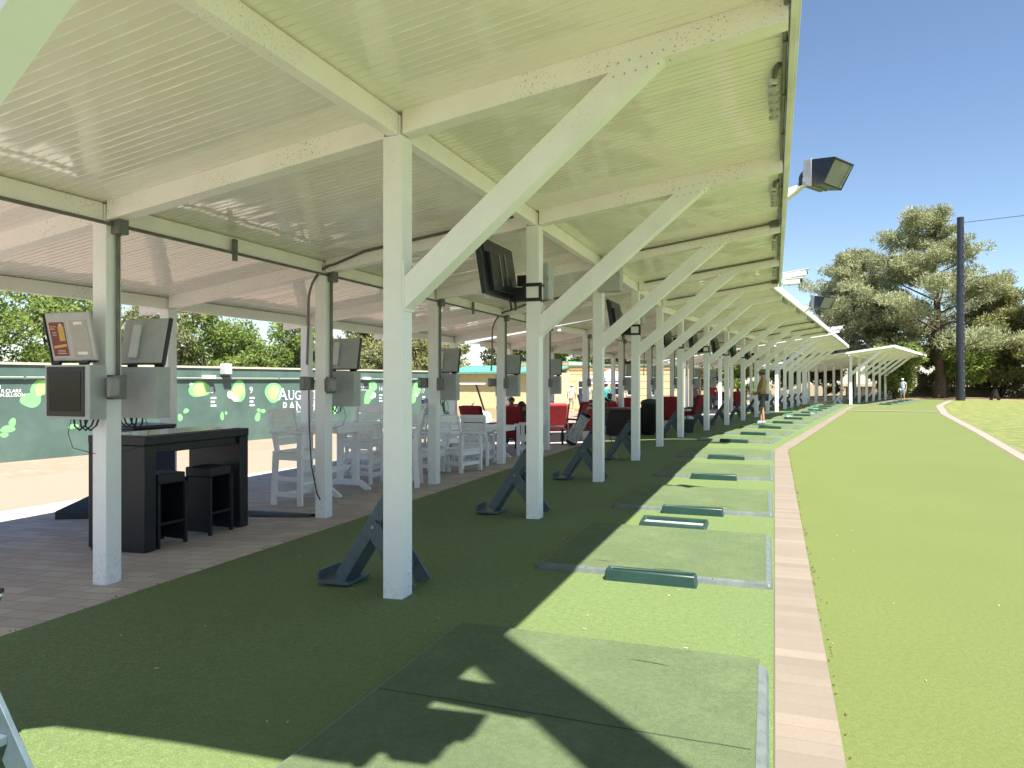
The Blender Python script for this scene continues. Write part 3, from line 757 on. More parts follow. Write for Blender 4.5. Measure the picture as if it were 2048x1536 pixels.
# the spare open tray lying in front of the third mat
lt = dup(tp_, (-1.32, 7.36, .001), R(-2), 'open ball tray with a pale floor, lying loose between the second and third mats'); lt.scale = (1, 2.0, .5); lt.rotation_euler.x = R(9)
kk = 5
for k in range(6):
    x, y, _ = L2W(O2, A2, -1.80, 1.38 + 3.05 * k - (1.4 if k else 1.1)); add_mat((x, y, 0), -A2, f'hitting mat of the second canopy in the {bay_name(kk)}', f'dark tray by the mat in the {bay_name(kk)}'); kk += 1
for k in range(5):
    x, y, _ = L2W(O3, A2, -1.80, 1.38 + 3.05 * k - 1.4); add_mat((x, y, 0), -A2, f'far hitting mat of the third canopy in the {bay_name(kk)}', f'far green ball tray by the mat in the {bay_name(kk)}'); kk += 1
for k in range(5):
    x, y, _ = L2W(O4, A4, -1.5, 1.9 + 3.05 * k); add_mat((x, y, 0), -A4, f'farthest hitting mat, the {ORD[k]} one beside the farthest canopy', f'farthest ball tray, the {ORD[k]} one beside the farthest canopy'); kk += 1
def basket():
    t = thing('ball_basket', 'b', 'ball basket', group='green wire ball baskets')
    m_ = MB()
    for z, r in ((.0, .12), (.09, .135), (.18, .15), (.27, .165)):
        m_.tube([(r * math.cos(i * math.pi / 8), r * math.sin(i * math.pi / 8), z + .006) for i in range(17)], .006, 5, cap=False)
    for i in range(14):
        a = i * math.pi / 7; m_.tube([(.12 * math.cos(a), .12 * math.sin(a), .0), (.165 * math.cos(a), .165 * math.sin(a), .27)], .005, 5)
    m_.build('wire_body', M['green_wire'], t)
    m_ = MB(); m_.tube([(.165 * math.cos(a), 0, .27 + .17 * math.sin(a)) for a in [math.pi * i / 10 for i in range(11)]], .006, 5); m_.build('handle', M['green_wire'], t)
    m_ = MB(); q = random.Random(2)
    for i in range(30): a = q.uniform(0, 6.3); r = q.uniform(0, .11); m_.ell((r * math.cos(a), r * math.sin(a), .03 + q.uniform(0, .07)), (.021,) * 3, 6, 4)
    b = m_.build('ball', M['white'], t); b['kind'] = 'stuff'
    return t
bk = basket(); bk.location = (.55, 31.0, 0); bk['label'] = 'green wire ball basket nearest the golfer in the tan shirt'
dup(bk, (1.6, 34.3, 0), .4, 'green wire ball basket in the middle of the far three')
dup(bk, (2.0, 39.6, 0), .9, 'green wire ball basket farthest away, before the sunlit post')

# ------------------------------------------------------------------ bag stands
def bag_stand():
    t = thing('bag_stand', 's', 'bag stand', group='teal bag stands at the front posts')
    # local x from the foot (-) to the post side (+)
    a = Vector((-.58, 0, .03)); b = Vector((-.06, 0, .80)); d = (b - a).normalized(); n = Vector((-d.z, 0, d.x))
    m_ = MB(); w = .15
    def slab(p, q, wd, th, yc): m_.bar(Vector(p) + Vector((0, yc, 0)), Vector(q) + Vector((0, yc, 0)), wd, th, up=n)
    slab(a, b, .27, .025, 0)
    for s_ in (-1, 1): m_.bar(a + n * .045 + Vector((0, s_ * .135, 0)), b + n * .045 + Vector((0, s_ * .135, 0)), .024, .11, up=n)
    m_.build('bag_board', M['stand'], t, bevel=.004)
    m_ = MB(); m_.bb((-.80, -.20, .008), (-.50, .20, .034)); m_.bb((-.82, -.20, .008), (-.795, .20, .11)); m_.build('foot_tray', M['stand'], t, bevel=.004)
    m_ = MB(); h = a.lerp(b, .58)
    for s_ in (-1, 1):
        m_.bar(h + Vector((-.03, s_ * .165, .05)), Vector((.06, s_ * .165, .02)), .03, .13, up=(1, 0, .6))
    m_.bb((-.10, -.15, .16), (-.03, .15, .2)); m_.build('leg', M['stand'], t, bevel=.004)
    m_ = MB()
    for s_ in (-1, 1): m_ = MB(); m_.tube([h + Vector((0, s_ * .18, .03)), h + Vector((0, s_ * .187, .03))], .014, 8); m_.build('pivot_bolt', M['steel'], t)
    m_ = MB(); m_.bar(b + Vector((-.05, -.16, .015)), b + Vector((-.05, .16, .015)), .10, .02); m_.build('top_rest', M['black'], t, bevel=.004)
    return t
sp_ = bag_stand(); first = True; sp_.scale = (.88, .74, .9)
labs = ['teal bag stand at the bottom left corner, sunlit', 'teal bag stand behind the nearest clear front post', 'teal bag stand left of the nearest television post', 'teal bag stand with the white golf bag behind it', 'teal bag stand left of the post past the electrical box']
for k in range(17):
    O, a, y = rowpost(k)
    if k == 5: continue
    px, py, pz = L2W(O, a, -2.52, y + .27)
    if k == 0: px, py, pz = -2.74, 1.80, 0.
    lab = labs[k] if k < 5 else f'teal bag stand at the {ORD[k - 6]} front post of the second canopy' if k < 12 else f'far teal bag stand at the {ORD[k - 12]} front post of the third canopy'
    pz = g(px - .4, py)
    if first: sp_.location = (px, py, pz); sp_['label'] = lab; first = False
    else: dup(sp_, (px, py, pz), -a, lab)
for k in range(1, 6):
    px, py, pz = L2W(O4, A4, -2.44, 1.38 + 3.05 * k + .27); dup(sp_, (px, py, -.11), -A4, f'small far bag stand at the {ORD[k]} post of the farthest canopy')
x, y, z = L2W(O4, A4, -2.9, .9); dup(sp_, (x, y, -.1), -A4 + .3, 'sunlit far bag stand outside the near gable of the farthest canopy')

# ------------------------------------------------------------------ wicker bar set
t = thing('wicker_bar_table', 'black wicker bar table with slab ends on the patio pavers', 'bar table', (-6.22, 6.12, -.205))
m_ = MB(); m_.bb((-.38, -.74, .0), (.38, -.60, 1.06)); m_.build('end_panel', M['wicker'], t, bevel=.008)
m_ = MB(); m_.bb((-.38, .60, .0), (.38, .74, 1.06)); m_.build('end_panel', M['wicker'], t, bevel=.008)
m_ = MB(); m_.bb((-.38, -.745, 1.0605), (.385, .745, 1.15)); m_.bb((-.34, -.598, .97), (.34, .598, 1.06)); m_.build('table_top', M['wicker'], t, bevel=.008)
m_ = MB(); m_.bb((-.32, -.68, 1.1505), (.32, .68, 1.158)); m_.build('glass_top', M['glasstop'], t)
m_ = MB()
for x in (-.34, .34):
    for y in (-.72, -.62, .62, .72): m_.tube([(x, y, -.02), (x, y, .0)], .018, 8)
m_.build('foot', M['black'], t)
def stool(label, p, rz):
    t = thing('wicker_stool', label, 'bar stool', p, rz, 'wicker stools at the bar table')
    m_ = MB(); w = .17
    m_.bb((-w, -w, .64), (w, w, .745)); m_.build('seat', M['wicker'], t, bevel=.01)
    m_ = MB(); m_.bb((-w, -w + .001, .03), (w, -w + .02, .639)); m_.bb((-w, w - .02, .03), (w, w - .001, .639)); m_.bb((-w + .001, -w + .021, .03), (-w + .02, w - .021, .639)); m_.build('side_panel', M['wicker'], t, bevel=.004)
    for sx in (-1, 1):
        for sy in (-1, 1):
            m_ = MB(); m_.bb((sx * w - .016, sy * w - .016, 0), (sx * w + .016, sy * w + .016, .64)); m_.build('leg', M['wicker'], t)
    m_ = MB(); m_.bar((w, -w + .016, .24), (w, w - .016, .24), .022, .022); m_.build('footrest', M['black'], t)
    return t
stool('black wicker stool close to the near end panel of the wicker table', (-6.03, 5.75, -.20), R(-3))
stool('black wicker stool close to the far end panel of the wicker table', (-6.02, 6.42, -.205), R(2))
t = thing('umbrella_base', 'low black sloped umbrella base on the patio behind the wicker table', 'umbrella base', (-8.55, 7.45, -.345), R(20))
m_ = MB(); m_.add([(-.55, -.55, 0), (.55, -.55, 0), (.55, .55, 0), (-.55, .55, 0), (-.55, -.55, .13), (.55, -.55, .13), (.55, .55, .13), (-.55, .55, .13), (-.15, -.15, .36), (.15, -.15, .36), (.15, .15, .36), (-.15, .15, .36)],
      [(0, 1, 5, 4), (1, 2, 6, 5), (2, 3, 7, 6), (3, 0, 4, 7), (4, 5, 9, 8), (5, 6, 10, 9), (6, 7, 11, 10), (7, 4, 8, 11), (8, 9, 10, 11)]); m_.build('base_body', M['black'], t, bevel=.012)
m_ = MB(); m_.tube([(0, 0, .36), (0, 0, .62)], .04, 12); m_.build('socket_tube', M['black'], t)
# dark cooler cabinet behind the near post
t = thing('drink_cooler', 'dark navy drink cooler with gold crest, behind the wicker table', 'cooler', (-7.75, 7.05, -.32), R(-12))
m_ = MB(); m_.bb((-.36, -.28, .02), (.36, .28, 1.22)); m_.build('cabinet', M['navy'], t, bevel=.012)
m_ = MB(); m_.bb((-.37, -.29, 1.2205), (.37, .29, 1.26)); m_.build('lid', M['black'], t, bevel=.008)
m_ = MB()
for (u, v, w, h) in ((-.28, .98, .24, .02), (-.25, 1.02, .18, .02), (-.22, 1.06, .10, .05), (-.2, 1.11, .05, .05)): m_.bb((u, -.2835, v), (u + w, -.2805, v + h))
m_.build('crest', M['amber'], t)
t = thing('cable_ramp', 'flat black cable ramp lying on the pavers by the second middle post', 'cable ramp', (-5.83, 7.50, -.205), R(2))
m_ = MB(); m_.prism([(-.12, 0), (-.04, .045), (.04, .045), (.12, 0)], 'x', -.52, .42); m_.build('ramp_body', M['black'], t, bevel=.003)
m_ = MB(); m_.tube([(.42, 0, .03), (.5, .0, .05), (.56, -.02, .02), (.62, -.06, .03)], .02, 6); m_.build('cord', M['black'], t)

# ------------------------------------------------------------------ white poly-lumber furniture
def poly_chair(tall):
    t = thing('bar_chair' if tall else 'dining_chair', 'c', 'bar chair' if tall else 'chair', group='white bar chairs' if tall else 'white dining arm chairs')
    sh = .75 if tall else .44; ah = sh + .25; bt = sh + .56; w = .27; P = M['poly']
    # faces +y
    for sx in (-1, 1):
        m_ = MB(); m_.bb((sx * w - .022, .18, 0), (sx * w + .022, .26, ah)); m_.build('front_leg', P, t, bevel=.004)
        m_ = MB(); m_.bar((sx * w, -.24, 0), (sx * w, -.20, sh), .044, .085, up=(0, 1, 0)); m_.bar((sx * (w - .03), -.20, sh - .02), (sx * (w - .03), -.33, bt), .04, .07, up=(0, 1, 0)); m_.build('back_leg', P, t, bevel=.004)
        m_ = MB(); m_.bb((sx * w - .055, -.28, ah + .0005), (sx * w + .055, .31, ah + .027)); m_.build('armrest', P, t, bevel=.006)
    m_ = MB()
    for i in range(5): m_.bb((-w + .024, -.22 + .097 * i, sh - .02), (w - .024, -.13 + .097 * i, sh + .004))
    m_.bb((-w + .023, .20, sh - .12), (w - .023, .235, sh - .022)); m_.bb((-w + .023, -.235, sh - .12), (w - .023, -.20, sh - .022))
    for sx in (-1, 1): m_.bb((sx * w - .015, -.19, sh - .12), (sx * w + .015, .18, sh - .023))
    m_.build('seat', P, t, bevel=.004)
    m_ = MB(); n = 4; hgt = (bt - sh - .07) / n
    for i in range(n):
        z = sh + .06 + hgt * i; y = -.205 - .13 * (z + hgt / 2 - sh) / (bt - sh)
        m_.box((0, y, z + hgt / 2), (2 * w - .10, .022, hgt - .018), (R(13), 0, 0))
    m_.bar((-w + .01, -.335, bt - .01), (w - .01, -.335, bt - .01), .03, .07); m_.build('backrest', P, t, bevel=.004)
    m_ = MB()
    z = .13 if not tall else .12
    for sx in (-1, 1): m_.bb((sx * w - .014, -.20, z), (sx * w + .014, .18, z + .07))
    m_.bb((-w + .023, .20, z + .001), (w - .023, .23, z + .07)) if not tall else m_.bb((-w + .023, .19, .30), (w - .023, .27, .33))
    m_.bb((-w + .02, -.03, z), (w - .02, .0, z + .07))
    if tall:
        for sx in (-1, 1): m_.bb((sx * w - .014, -.20, .34), (sx * w + .014, .18, .40))
    m_.build('stretcher', P, t, bevel=.003)
    return t
def poly_table(tall):
    h = 1.07 if tall else .73; t = thing('bar_table' if tall else 'dining_table', 't', 'bar table' if tall else 'table', group=None if tall else 'white dining tables'); P = M['poly']
    a = .55 if tall else .5; m_ = MB()
    for i in range(7): m_.bb((-a + i * 2 * a / 7 + .003, -.5, h - .035), (-a + (i + 1) * 2 * a / 7 - .003, .5, h))
    m_.build('table_top', P, t, bevel=.003)
    m_ = MB(); m_.bb((-a + .03, -.47, h - .11), (a - .03, -.44, h - .036)); m_.bb((-a + .03, .44, h - .11), (a - .03, .47, h - .036)); m_.bb((-a + .03, -.439, h - .11), (-a + .06, .439, h - .036)); m_.bb((a - .06, -.439, h - .11), (a - .03, .439, h - .036)); m_.build('apron', P, t, bevel=.003)
    for sx in (-1, 1):
        x = sx * (a - .16)
        m_ = MB(); m_.prism([(-.42, 0), (-.34, 0), (-.22, .075), (.22, .075), (.34, 0), (.42, 0), (.42, .04), (.24, .16), (-.24, .16), (-.42, .04)], 'x', x - .03, x + .03)
        for y in (-.15, .15): m_.bb((x - .03, y - .05, .16), (x + .03, y + .05, h - .036))
        m_.build('trestle_leg', P, t, bevel=.004)
    m_ = MB(); m_.bb((-a + .19, -.04, .32 if tall else .2), (a - .19, .04, .40 if tall else .27)); m_.build('stretcher', P, t, bevel=.003)
    return t
def face(dx, dy): return math.atan2(dy, dx) - math.pi / 2
def at(o, x, y, rz): o.location = (x, y, g(x, y) - .012); o.rotation_euler.z = rz
bt_ = poly_table(True); at(bt_, -6.42, 9.45, R(88)); bt_['label'] = 'tall white bar table of poly lumber behind the second middle post'
bc = poly_chair(True); at(bc, -6.30, 8.47, face(1, -.06)); bc['label'] = 'white bar chair standing sideways, left of the second middle post'
def dc(src, x, y, rz, lab): dup(src, (x, y, g(x, y) - .012), rz, lab)
dc(bc, -5.62, 10.25, face(-.9, -.35), 'white bar chair right of the bar table, its footrest showing')
dc(bc, -6.6, 10.55, face(.1, -1), 'white bar chair on the far side of the bar table, only its back showing')
t1 = poly_table(False); at(t1, -5.95, 14.6, R(85)); t1['label'] = 'white dining table behind the fourth middle post'
c1 = poly_chair(False); at(c1, -5.52, 12.30, face(.93, -.30)); c1['label'] = 'white arm chair standing sideways on the pavers, nearest dining chair'
dc(c1, -5.68, 13.45, face(-.1, 1), 'white arm chair with its broad slatted back to the camera, behind the sideways chair')
dc(c1, -6.35, 14.0, face(.6, .6), 'white arm chair at the left side of the dining table')
dc(c1, -5.25, 15.5, face(-1, -.15), 'white arm chair seen from the side, right of the dining table')
dup(t1, (-7.1, 12.6, g(-7.1, 12.6) - .012), R(80), 'white dining table between the nearest and third middle posts')
dc(c1, -6.02, 11.95, face(-.95, .2), 'white arm chair half hidden by the nearest clear front post')
dc(c1, -7.3, 13.6, face(.1, -1), 'white arm chair on the far side of the left dining table')
dc(c1, -6.7, 13.6, face(.1, -1), 'second white arm chair on the far side of the left dining table')
dc(c1, -7.2, 11.6, face(0, 1), 'white arm chair on the near side of the left dining table')
for i, (x, y, a_) in enumerate(((-1.9, 44.6, .4), (-1.0, 46.3, 2), (-.3, 48.2, 3.6), (.2, 51.6, 1), (1.3, 53.4, 2.5), (2.0, 55.6, .3))):
    dc(c1, x, y, a_, f'far white arm chair under the {"third" if i < 3 else "farthest"} canopy, {ORD[i % 3]} of three there')
for i, (x, y) in enumerate(((-1.5, 45.6), (.9, 52.6))):
    dup(t1, (x, y, g(x, y) - .012), .3, f'far white table under the {"third" if i < 1 else "farthest"} canopy')
# ------------------------------------------------------------------ red lounge chairs
def lounge():
    t = thing('lounge_chair', 'l', 'lounge chair', group='red cushioned lounge chairs'); w = .36
    fr = MB()
    for sx in (-1, 1):
        fr.tube([(sx * w, .36, 0), (sx * w, .38, .56), (sx * w, .30, .60), (sx * w, -.30, .60), (sx * w, -.40, .45), (sx * w, -.34, 0)], .022, 6)
        fr.tube([(sx * w * .97, -.22, .36), (sx * w * .97, -.52, 1.08)], .022, 6)
    fr.tube([(-w, -.52, 1.08), (w, -.52, 1.08)], .022, 6); fr.tube([(-w, .34, .30), (w, .34, .30)], .02, 6); fr.tube([(-w, -.3, .30), (w, -.3, .30)], .02, 6)
    fr.build('frame', M['bronze'], t, smooth=True)
    m_ = MB(); m_.box((0, .04, .40), (.64, .66, .16)); m_.build('seat_cushion', M['red'], t, bevel=.05)
    m_ = MB(); m_.box((0, -.375, .76), (.64, .15, .74), (R(-157 + 180 - 1), 0, 0)); m_.build('back_cushion', M['red'], t, bevel=.05)
    m_ = MB()
    for sx in (-1, 1): m_.bb((sx * w - .045, -.32, .612), (sx * w + .045, .36, .63))
    m_.build('armrest', M['bronze'], t, bevel=.006)
    return t
LP = [(-7.75, 18.5, face(.15, 1), 'red lounge chair left of the fourth middle post, back to the camera'), (-7.0, 19.6, face(-.2, 1), 'red lounge chair hidden partly by the fourth middle post'),
      (-5.82, 16.45, face(.2, 1), 'dark-backed red lounge chair in front of the seated man in white'), (-5.85, 19.2, face(-.5, .85), 'red lounge chair just right of the second clear front post'),
      (-5.2, 19.9, face(-.75, .65), 'red lounge chair leaning back above the white golf bag'), (-5.6, 23.3, face(-.1, 1), 'red lounge chair farther back, above the white golf bag'),
      (-4.9, 25.0, face(.2, -1), 'red lounge chair facing the camera behind the copper table'), (-3.5, 25.2, face(-.3, .95), 'red lounge chair between the two posts right of the black bin'),
      (-3.0, 27.8, face(-.9, .4), 'red lounge chair in front of the standing woman'), (-7.3, 22.5, face(.3, -1), 'red lounge chair on the far side of the seating circle'),
      (-1.9, 41.5, face(-.3, 1), 'far red lounge chair beside the person in the red shirt')]
l0 = lounge()
for i, (x, y, a_, lab) in enumerate(LP):
    if i == 0: at(l0, x, y, a_); l0['label'] = lab
    else: dup(l0, (x, y, g(x, y) - .012), a_, lab)
t = thing('footstool', 'small dark footstool with a pale top among the red chairs', 'footstool', (-5.5, 18.3, g(-5.5, 18.3)), .3)
m_ = MB(); m_.bb((-.24, -.24, .43), (.24, .24, .47)); m_.build('top', M['greymetal'], t, bevel=.01)
for sx in (-1, 1):
    for sy in (-1, 1):
        m_ = MB(); m_.bb((sx * .2 - .025, sy * .2 - .025, 0), (sx * .2 + .025, sy * .2 + .025, .4295)); m_.build('leg', M['bronze'], t)
t = thing('fire_table', 'dark table with a copper brown top behind the navy golf bag', 'table', (-4.3, 21.6, g(-4.3, 21.6)), R(-8))
m_ = MB(); m_.bb((-.55, -.45, .78), (.55, .45, .83)); m_.build('table_top', M['copper'], t, bevel=.01)
m_ = MB(); m_.bb((-.45, -.35, .0), (.45, .35, .7795)); m_.build('pedestal', M['bronze'], t, bevel=.01)
# ------------------------------------------------------------------ golf bags, bin, bucket
def golf_bag(label, p, lean, rz, m1, m2):
    t = thing('golf_bag', label, 'golf bag', p, rz)
    d = Vector((math.sin(lean), 0, math.cos(lean))); a = Vector((0, 0, .04))
    m_ = MB(); m_.tube([a, a + d * .08, a + d * .45, a + d * .80, a + d * .88], [.125, .14, .125, .135, .14], 14); b = m_.build('bag_body', m1, t, smooth=True)
    m_ = MB(); m_.tube([a - d * .03, a + d * .06], [.135, .142], 14); m_.build('base_cup', M['black'], b, smooth=True)
    m_ = MB(); m_.tube([a + d * .80, a + d * .885], [.142, .146], 14); m_.build('collar', M['black'], b, smooth=True)
    s_ = Vector((d.z, 0, -d.x))
    m_ = MB(); m_.bar(a + d * .12 + s_ * -.13, a + d * .50 + s_ * -.13, .20, .10, up=s_); m_.build('pocket', m2, t, bevel=.03)
    m_ = MB(); m_.tube([a + d * .78 + Vector((0, .12, 0)), a + d * .6 + Vector((0, .27, 0)), a + d * .3 + Vector((0, .24, 0)), a + d * .18 + Vector((0, .12, 0))], .022, 6); m_.build('strap', M['black'], t)
    for s2 in (-1, 1):
        m_ = MB(); m_.tube([a + d * .76, Vector((a + d * .76).to_tuple()) + Vector((.40, s2 * .25, -(a + d * .76).z + .01))], .009, 6); m_.build('stand_leg', M['black'], t)
    q = random.Random(len(label))
    for i in range(7):
        o_ = Vector((q.uniform(-.07, .07), q.uniform(-.08, .08), 0)); ln = q.uniform(1.02, 1.18)
        m_ = MB(); m_.tube([a + d * .7 + o_, a + d * ln + o_], .006, 5); e = a + d * ln + o_
        if i < 3: m_.ell(e + Vector((.03, 0, .01)), (.055, .04, .035), 10, 6, 0)
        else: m_.bar(e, e + Vector((.05, .02, .02)), .03, .045)
        m_.build('club', M['black'] if i < 3 else M['steel'], t)
    return t
golf_bag('white and grey golf bag leaning on a bag stand among the red chairs', (-4.95, 17.9, -.15), .50, R(8), M['bag_w'], M['bag_w'])
golf_bag('dark navy golf bag with white club covers, right of the third clear front post', (-4.1, 17.2, -.10), .22, R(40), M['navy'], M['navy'])
m_ = MB(); 
t = thing('litter_bin', 'tall black litter bin with a domed lid by the fire table', 'bin', (-3.45, 21.3, g(-3.45, 21.3)))
m_ = MB(); m_.lathe([(.24, 0), (.27, .04), (.28, .88), (.29, .9), (.29, .93)]); m_.build('bin_body', M['black'], t, smooth=True)
m_ = MB(); m_.lathe([(.29, .931), (.30, .95), (.24, 1.02), (.10, 1.06), (.02, 1.07)]); m_.build('lid', M['tray'], t, smooth=True)
t = thing('bucket', 'dark green square bucket beside a bag stand', 'bucket', (-2.42, 21.6, -.01), .2)
m_ = MB(); m_.add([(-.15, -.15, 0), (.15, -.15, 0), (.15, .15, 0), (-.15, .15, 0), (-.2, -.2, .38), (.2, -.2, .38), (.2, .2, .38), (-.2, .2, .38), (-.18, -.18, .38), (.18, -.18, .38), (.18, .18, .38), (-.18, .18, .38), (-.14, -.14, .05), (.14, -.14, .05), (.14, .14, .05), (-.14, .14, .05)],
      [(3, 2, 1, 0), (0, 1, 5, 4), (1, 2, 6, 5), (2, 3, 7, 6), (3, 0, 4, 7), (4, 5, 9, 8), (5, 6, 10, 9), (6, 7, 11, 10), (7, 4, 8, 11), (8, 9, 13, 12), (9, 10, 14, 13), (10, 11, 15, 14), (11, 8, 12, 15), (12, 13, 14, 15)]); m_.build('bucket_body', M['tray'], t)
m_ = MB(); m_.tube([(-.19, 0, .36), (-.1, 0, .46), (.1, 0, .46), (.19, 0, .36)], .006, 5); m_.build('handle', M['steel'], t)
# ------------------------------------------------------------------ painted wall
WD = Vector((.156, .988, 0)).normalized(); WN = Vector((WD.y, -WD.x, 0)); W0 = Vector((-17.4, 11.84, 0))
def WP(u, z, off=0.): p = W0 + WD * u + WN * off; return (p.x, p.y, z)
def wall_box(mb, u0, u1, z0, z1, o0, o1, mi=0):
    vs = [WP(u, z, o) for o in (o0, o1) for (u, z) in ((u0, z0), (u1, z0), (u1, z1), (u0, z1))]
    mb.add(vs, [(0, 1, 2, 3), (7, 6, 5, 4), (4, 5, 1, 0), (3, 2, 6, 7), (0, 3, 7, 4), (1, 5, 6, 2)], mi)
t = thing('painted_wall', 'long dark green wall painted with golf greens and lettering', 'wall', (0, 0, 0))
m_ = MB(); wall_box(m_, -14, 19.2, -.6, 1.90, -.2, 0); m_.build('wall_panel', M['wallgreen'], t)
m_ = MB(); wall_box(m_, -14, 19.2, 1.9005, 1.96, -.24, .04); m_.build('cap', M['wallcap'], t)
m_ = MB(); m_.tube([WP(-14, 1.57, .04), WP(19, 1.55, .04)], .03, 7)
for i in range(12): wall_box(m_, -13 + 2.7 * i, -12.95 + 2.7 * i, 1.53, 1.61, 0, .06)
m_.build('pipe_rail', M['wallgreen'], t)
m_ = MB(); m_.tube([WP(-14, 1.605, .04), WP(19, 1.585, .04)], .012, 5); m_.build('rail_edge', M['wallcap'], t)
GR = [('g', 0.92, 1.34, 0.18, 0.21), ('g', 0.69, 1.03, 0.19, 0.17), ('l', 0.94, 1.33, 0.12, 0.18), ('g', 0.27, 0.49, 0.07, 0.09), ('g', 0.17, 0.34, 0.15, 0.07), ('g', 0.09, 0.2, 0.08, 0.05), ('g', 1.72, 0.32, 0.1, 0.06), ('g', 5.5, 1.25, 0.3, 0.23), ('l', 5.52, 1.25, 0.23, 0.17), ('c', 5.2, 1.4, .05, .04),
      ('g', 5.03, 0.6, 0.07, 0.07), ('g', 4.83, 0.41, 0.07, 0.09), ('g', 6.95, 1.16, 0.26, 0.28), ('l', 6.95, 1.16, 0.19, 0.21), ('c', 6.62, 1.06, 0.10, 0.10), ('c', 6.74, .97, 0.08, 0.08), ('c', 6.85, .90, 0.09, 0.06), ('g', 8.41, 1.11, 0.30, 0.3), ('l', 8.41, 1.11, 0.2, 0.2), ('c', 8.58, 1.2, .05, .06), ('g', 6.32, 0.39, 0.05, 0.13), ('g', 6.47, 0.48, 0.04, 0.05),
      ('g', 7.73, 0.3, 0.1, 0.12), ('g', 7.77, 0.53, 0.06, 0.05), ('g', 7.95, .49, .09, .06), ('g', 13.57, 1.3, 0.21, 0.18), ('g', 13.32, 0.88, 0.2, 0.3), ('g', 13.46, 1.1, .17, .16), ('c', 13.66, 0.93, 0.09, 0.1), ('c', 13.52, .84, .07, .06), ('g', 12.73, 0.3, 0.1, 0.15), ('g', 13.94, -0.16, 0.1, 0.1), ('g', 14.05, .0, .07, .07), ('g', 16.52, 1.15, 0.22, 0.31), ('g', 16.3, .75, .16, .2), ('c', 16.5, .9, .1, .08), ('g', 17.15, 0.2, 0.09, 0.13), ('g', 10.7, 1.1, .25, .2), ('g', 11.4, .4, .1, .12), ('g', .3, 0.75, .001, .001)]
mg, ml, mc = MB(), MB(), MB(); q = random.Random(4)
for i, (k, u, z, a, b) in enumerate(GR):
    if a < .01: continue
    mb = {'g': mg, 'l': ml, 'c': mc}[k]; off = {'g': .003, 'l': .005, 'c': .007}[k] + .00006 * i
    ph = q.uniform(0, 6); vs = []
    tl_ = q.uniform(-.5, .1) if k != 'c' else 0
    for j in range(28):
        th = 2 * math.pi * j / 28; r = 1 + .10 * math.sin(2 * th + ph) + .06 * math.sin(3 * th + 2 * ph)
        x, y = 1.2 * a * r * math.cos(th), 1.15 * b * r * math.sin(th)
        vs.append(WP(u + x + tl_ * -.5 * y, z + y, off))
    mb.add(vs, [tuple(range(28))])
mg.build('painted_green', M['mint'], t); ml.build('painted_fairway', M['lime'], t); mc.build('painted_bunker', M['cream'], t)
def wtext(mb, s_, u, z, h, bold=0.0, squash=1, off=.006): return text_mesh(mb, s_, h * 1.38, lambda x, y: WP(u + x, z + y, off), 0, bold, squash=squash)
m_ = MB()
wtext(m_, 'R AND CRAIG 1/31', -.95, 1.32, .085, .01); wtext(m_, 'R.CLARK', .02, 1.22, .085, .01); wtext(m_, 'M.ELLISON', .0, 1.12, .085, .01)
wtext(m_, 'ART', 4.5, 1.18, .08, .01); wtext(m_, 'T. ANDERSON', 12.85, 1.22, .07, .01); wtext(m_, 'J. MOORE', 12.85, 1.12, .06, .01)
for u, z in ((5.9, 1.0), (7.4, .97), (12.55, .95), (13.98, .95), (16.95, .82)):
    for i in range(3): wall_box(m_, u, u + .2 - .05 * (i % 2), z - .12 * i - .06, z - .12 * i, 0, .004)
m_.build('name_lettering', M['white'], t)
m_ = MB()
for s_, u, z, h in (('8', 5.87, 1.13, .2), ('9', 7.38, 1.1, .22), ('13', 12.52, 1.11, .19), ('14', 13.93, 1.09, .19), ('17', 16.85, .96, .2)): wtext(m_, s_, u, z, h, .006)
W_ = {}
def serif_text(s_, u, z, big, small):
    for i, ch in enumerate(s_):
        h = big if i == 0 else small
        w = wtext(m_, ch, u, z, h, .004, .95 if ch != 'A' else 1.0)
        feet = {'A': (.06, .94), 'R': (.14, .95), 'N': (.12, .9), 'T': (.5,), 'H': (.14, .9)}.get(ch, ())
        for f in feet: wall_box(m_, u + w * f - h * .15, u + w * f + h * .15, z, z + h * .05, 0, .0065)
        if ch in 'UNH':
            for f in (.13, .9): wall_box(m_, u + w * f - h * .15, u + w * f + h * .15, z + h * .95, z + h, 0, .0066)
        u += w + h * .07
serif_text('AUGUSTA', 8.62, .84, .44, .33); serif_text('RANCH', 8.80, .45, .33, .33)
m_.build('title_lettering', M['lilac'], t)
m_ = MB(); wtext(m_, 'HOLE IN ONE', 8.45, .26, .13, .02, .95); m_.build('subtitle_lettering', M['teal_txt'], t)
m_ = MB(); wall_box(m_, 8.5, 10.3, .395, .41, 0, .006); m_.build('title_rule', M['white'], t)
def wall_lamp(label, u, z, w, h, d):
    o = thing('wall_lamp', label, 'wall lamp', WP(u, z, 0), math.atan2(WD.y, WD.x) - math.pi / 2, 'lamps on the green wall')
    m_ = MB(); m_.bb((.0, -w / 2, -h / 2), (d, w / 2, h / 2)); m_.build('lamp_body', M['fascia'] if w > h else M['greymetal'], o, bevel=.015)
    m_ = MB(); m_.bb((.02, -w / 2 + .02, -h / 2 - .015), (d - .02, w / 2 - .02, -h / 2 - .0005)); m_.build('diffuser', M['clear'], o)
wall_lamp('tall grey lamp box above the rail on the green wall', 6.37, 1.88, .28, .34, .25)
wall_lamp('small pale lamp on the rail left of the tall grey lamp box', 5.75, 1.62, .36, .11, .22)
wall_lamp('small pale lamp on the rail near the number 13', 13.1, 1.60, .3, .1, .2)

